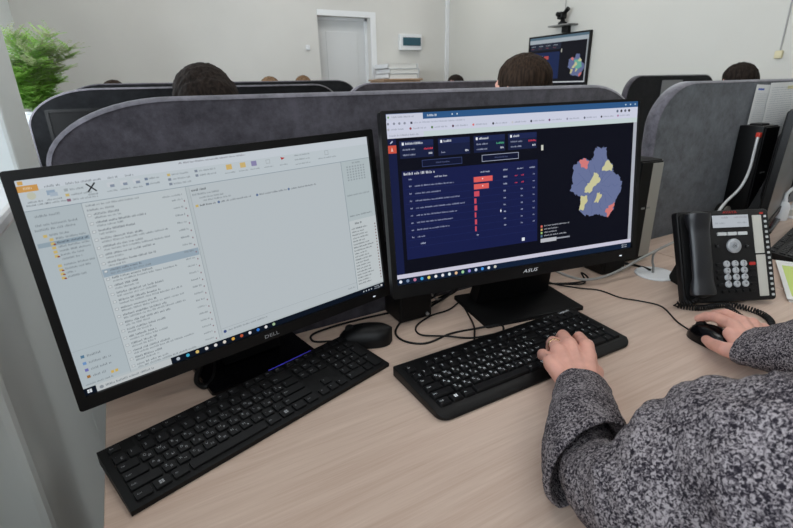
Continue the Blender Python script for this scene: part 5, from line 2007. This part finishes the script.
# the forearm sleeve: inner lining, rolled lip over the elbow, taper to the ribbed cuff, turned-in cuff edge
fore_secs = [(LC + ln * 0.050 + V((0.02, 0, 0.0)), la, lb, 0.043, 0.046), (LC + ln * 0.014, la, lb, 0.052, 0.056), (LC + ln * 0.002, la, lb, 0.057, 0.0610), (LC - ln * 0.003, la, lb, 0.0605, 0.0642), (LC + ln * 0.003, la, lb, 0.0635, 0.0670),
             (LC + ln * 0.014 + V((0.004, 0, 0)), la, lb, 0.062, 0.0645), (F2 - fa * 0.004, fsd, fup, 0.049, 0.050), (F2.lerp(F3, 0.35), fsd, fup, 0.046, 0.045), (F2.lerp(F3, 0.70), fsd, fup, 0.043, 0.041), (F3 - fa * 0.012, fsd, fup, 0.041, 0.036), (F3 + fa * 0.006, fsd, fup, 0.0395, 0.0325),
             (F3 + fa * 0.016, fsd, fup, 0.038, 0.031), (F3 + fa * 0.014, fsd, fup, 0.0345, 0.0275), (F3 - fa * 0.01, fsd, fup, 0.033, 0.026)]
sw_me = wrinkle(fuse(sw, 0.006, 3), 0.0065, B2 - B1)
ux, uz = V((1, 0.03, 0.06)).normalized(), V((0, 0.25, 1)).normalized()
right_secs = [(V((0.888, 0.180, 0.838)), ux, uz, 0.066, 0.062), (V((0.888, 0.230, 0.830)), ux, uz, 0.070, 0.057), (V((0.893, 0.274, 0.814)), ux, uz, 0.068, 0.045), (V((0.896, 0.309, 0.796)), ux, uz, 0.063, 0.034),
              (V((0.896, 0.332, 0.786)), ux, uz, 0.060, 0.028), (V((0.896, 0.340, 0.784)), ux, uz, 0.058, 0.026), (V((0.896, 0.338, 0.784)), ux, uz, 0.055, 0.023), (V((0.896, 0.310, 0.790)), ux, uz, 0.054, 0.024)]
right_me = wrinkle(sleeve(right_secs), 0.0022, (0, 1, 0), 34)
fore_me = wrinkle(sleeve(fore_secs), 0.0022, F3 - F1, 34)
link_mesh('sweater', [sw_me, fore_me, right_me], knit_m, me_)
link_mesh('trousers', [fuse(legP, 0.012, 4)], trouser_m, me_)
link_mesh('hair', [fuse(hair_long(hat), 0.006, 3)], hair_brown, me_)
eyes(hat, me_)
# wedding ring round the ring finger
pr = l_m[2].lerp(l_p[2], 0.60)
ax = (l_p[2] - l_m[2]).normalized()
rg = MB()
e1 = ax.orthogonal().normalized()
e2 = ax.cross(e1)
rg.tube([pr + (e1 * math.cos(2 * math.pi * k / 32) + e2 * math.sin(2 * math.pi * k / 32)) * 0.0102 for k in range(33)], 0.0016, 6)
rg.build('finger_ring', gold_m, me_, smooth=60)


# chairs
def chair(x, y, label, group):
    t = thing('office_chair', label, 'chair', (x, y, 0), 0, group)
    fab = MATS.get('chair_fabric') or mat('chair_fabric', (40, 41, 46), 0.9)
    MB().prism(rrect(0.46, 0.46, 0.08, 5), 0.36, 0.415, M4.Translation((x, y, 0)), bevel=0.015).build('seat', fab, t, smooth=40)
    MB().prism(rrect(0.42, 0.45, 0.09, 5), 0, 0.05, M4.Translation((x, y - 0.235, 0.76)) @ M4.Rotation(R(90 - 8), 4, 'X'), bevel=0.015).build('backrest', fab, t, smooth=40)
    MB().box((x, y - 0.26, 0.47), (0.06, 0.02, 0.24)).build('back_bracket', black_m, t)
    MB().cyl((x, y, 0.08), (x, y, 0.365), 0.028).build('gas_column', black_m, t, smooth=40)
    for k in range(5):
        a_ = R(72 * k + 18)
        c1 = V((x + 0.30 * math.cos(a_), y + 0.30 * math.sin(a_), 0.075))
        lg_ = MB().cyl((x, y, 0.10), c1, 0.024, 0.016, seg=10).build('leg', black_m, t, smooth=40)
        MB().cyl(c1 + V((-0.012, 0, -0.045)), c1 + V((0.012, 0, -0.045)), 0.029, seg=14).build('castor', deep_m, lg_, smooth=40)


chair(0.70, -0.20, 'dark office chair of the person at the front desk', 'dark office chairs')
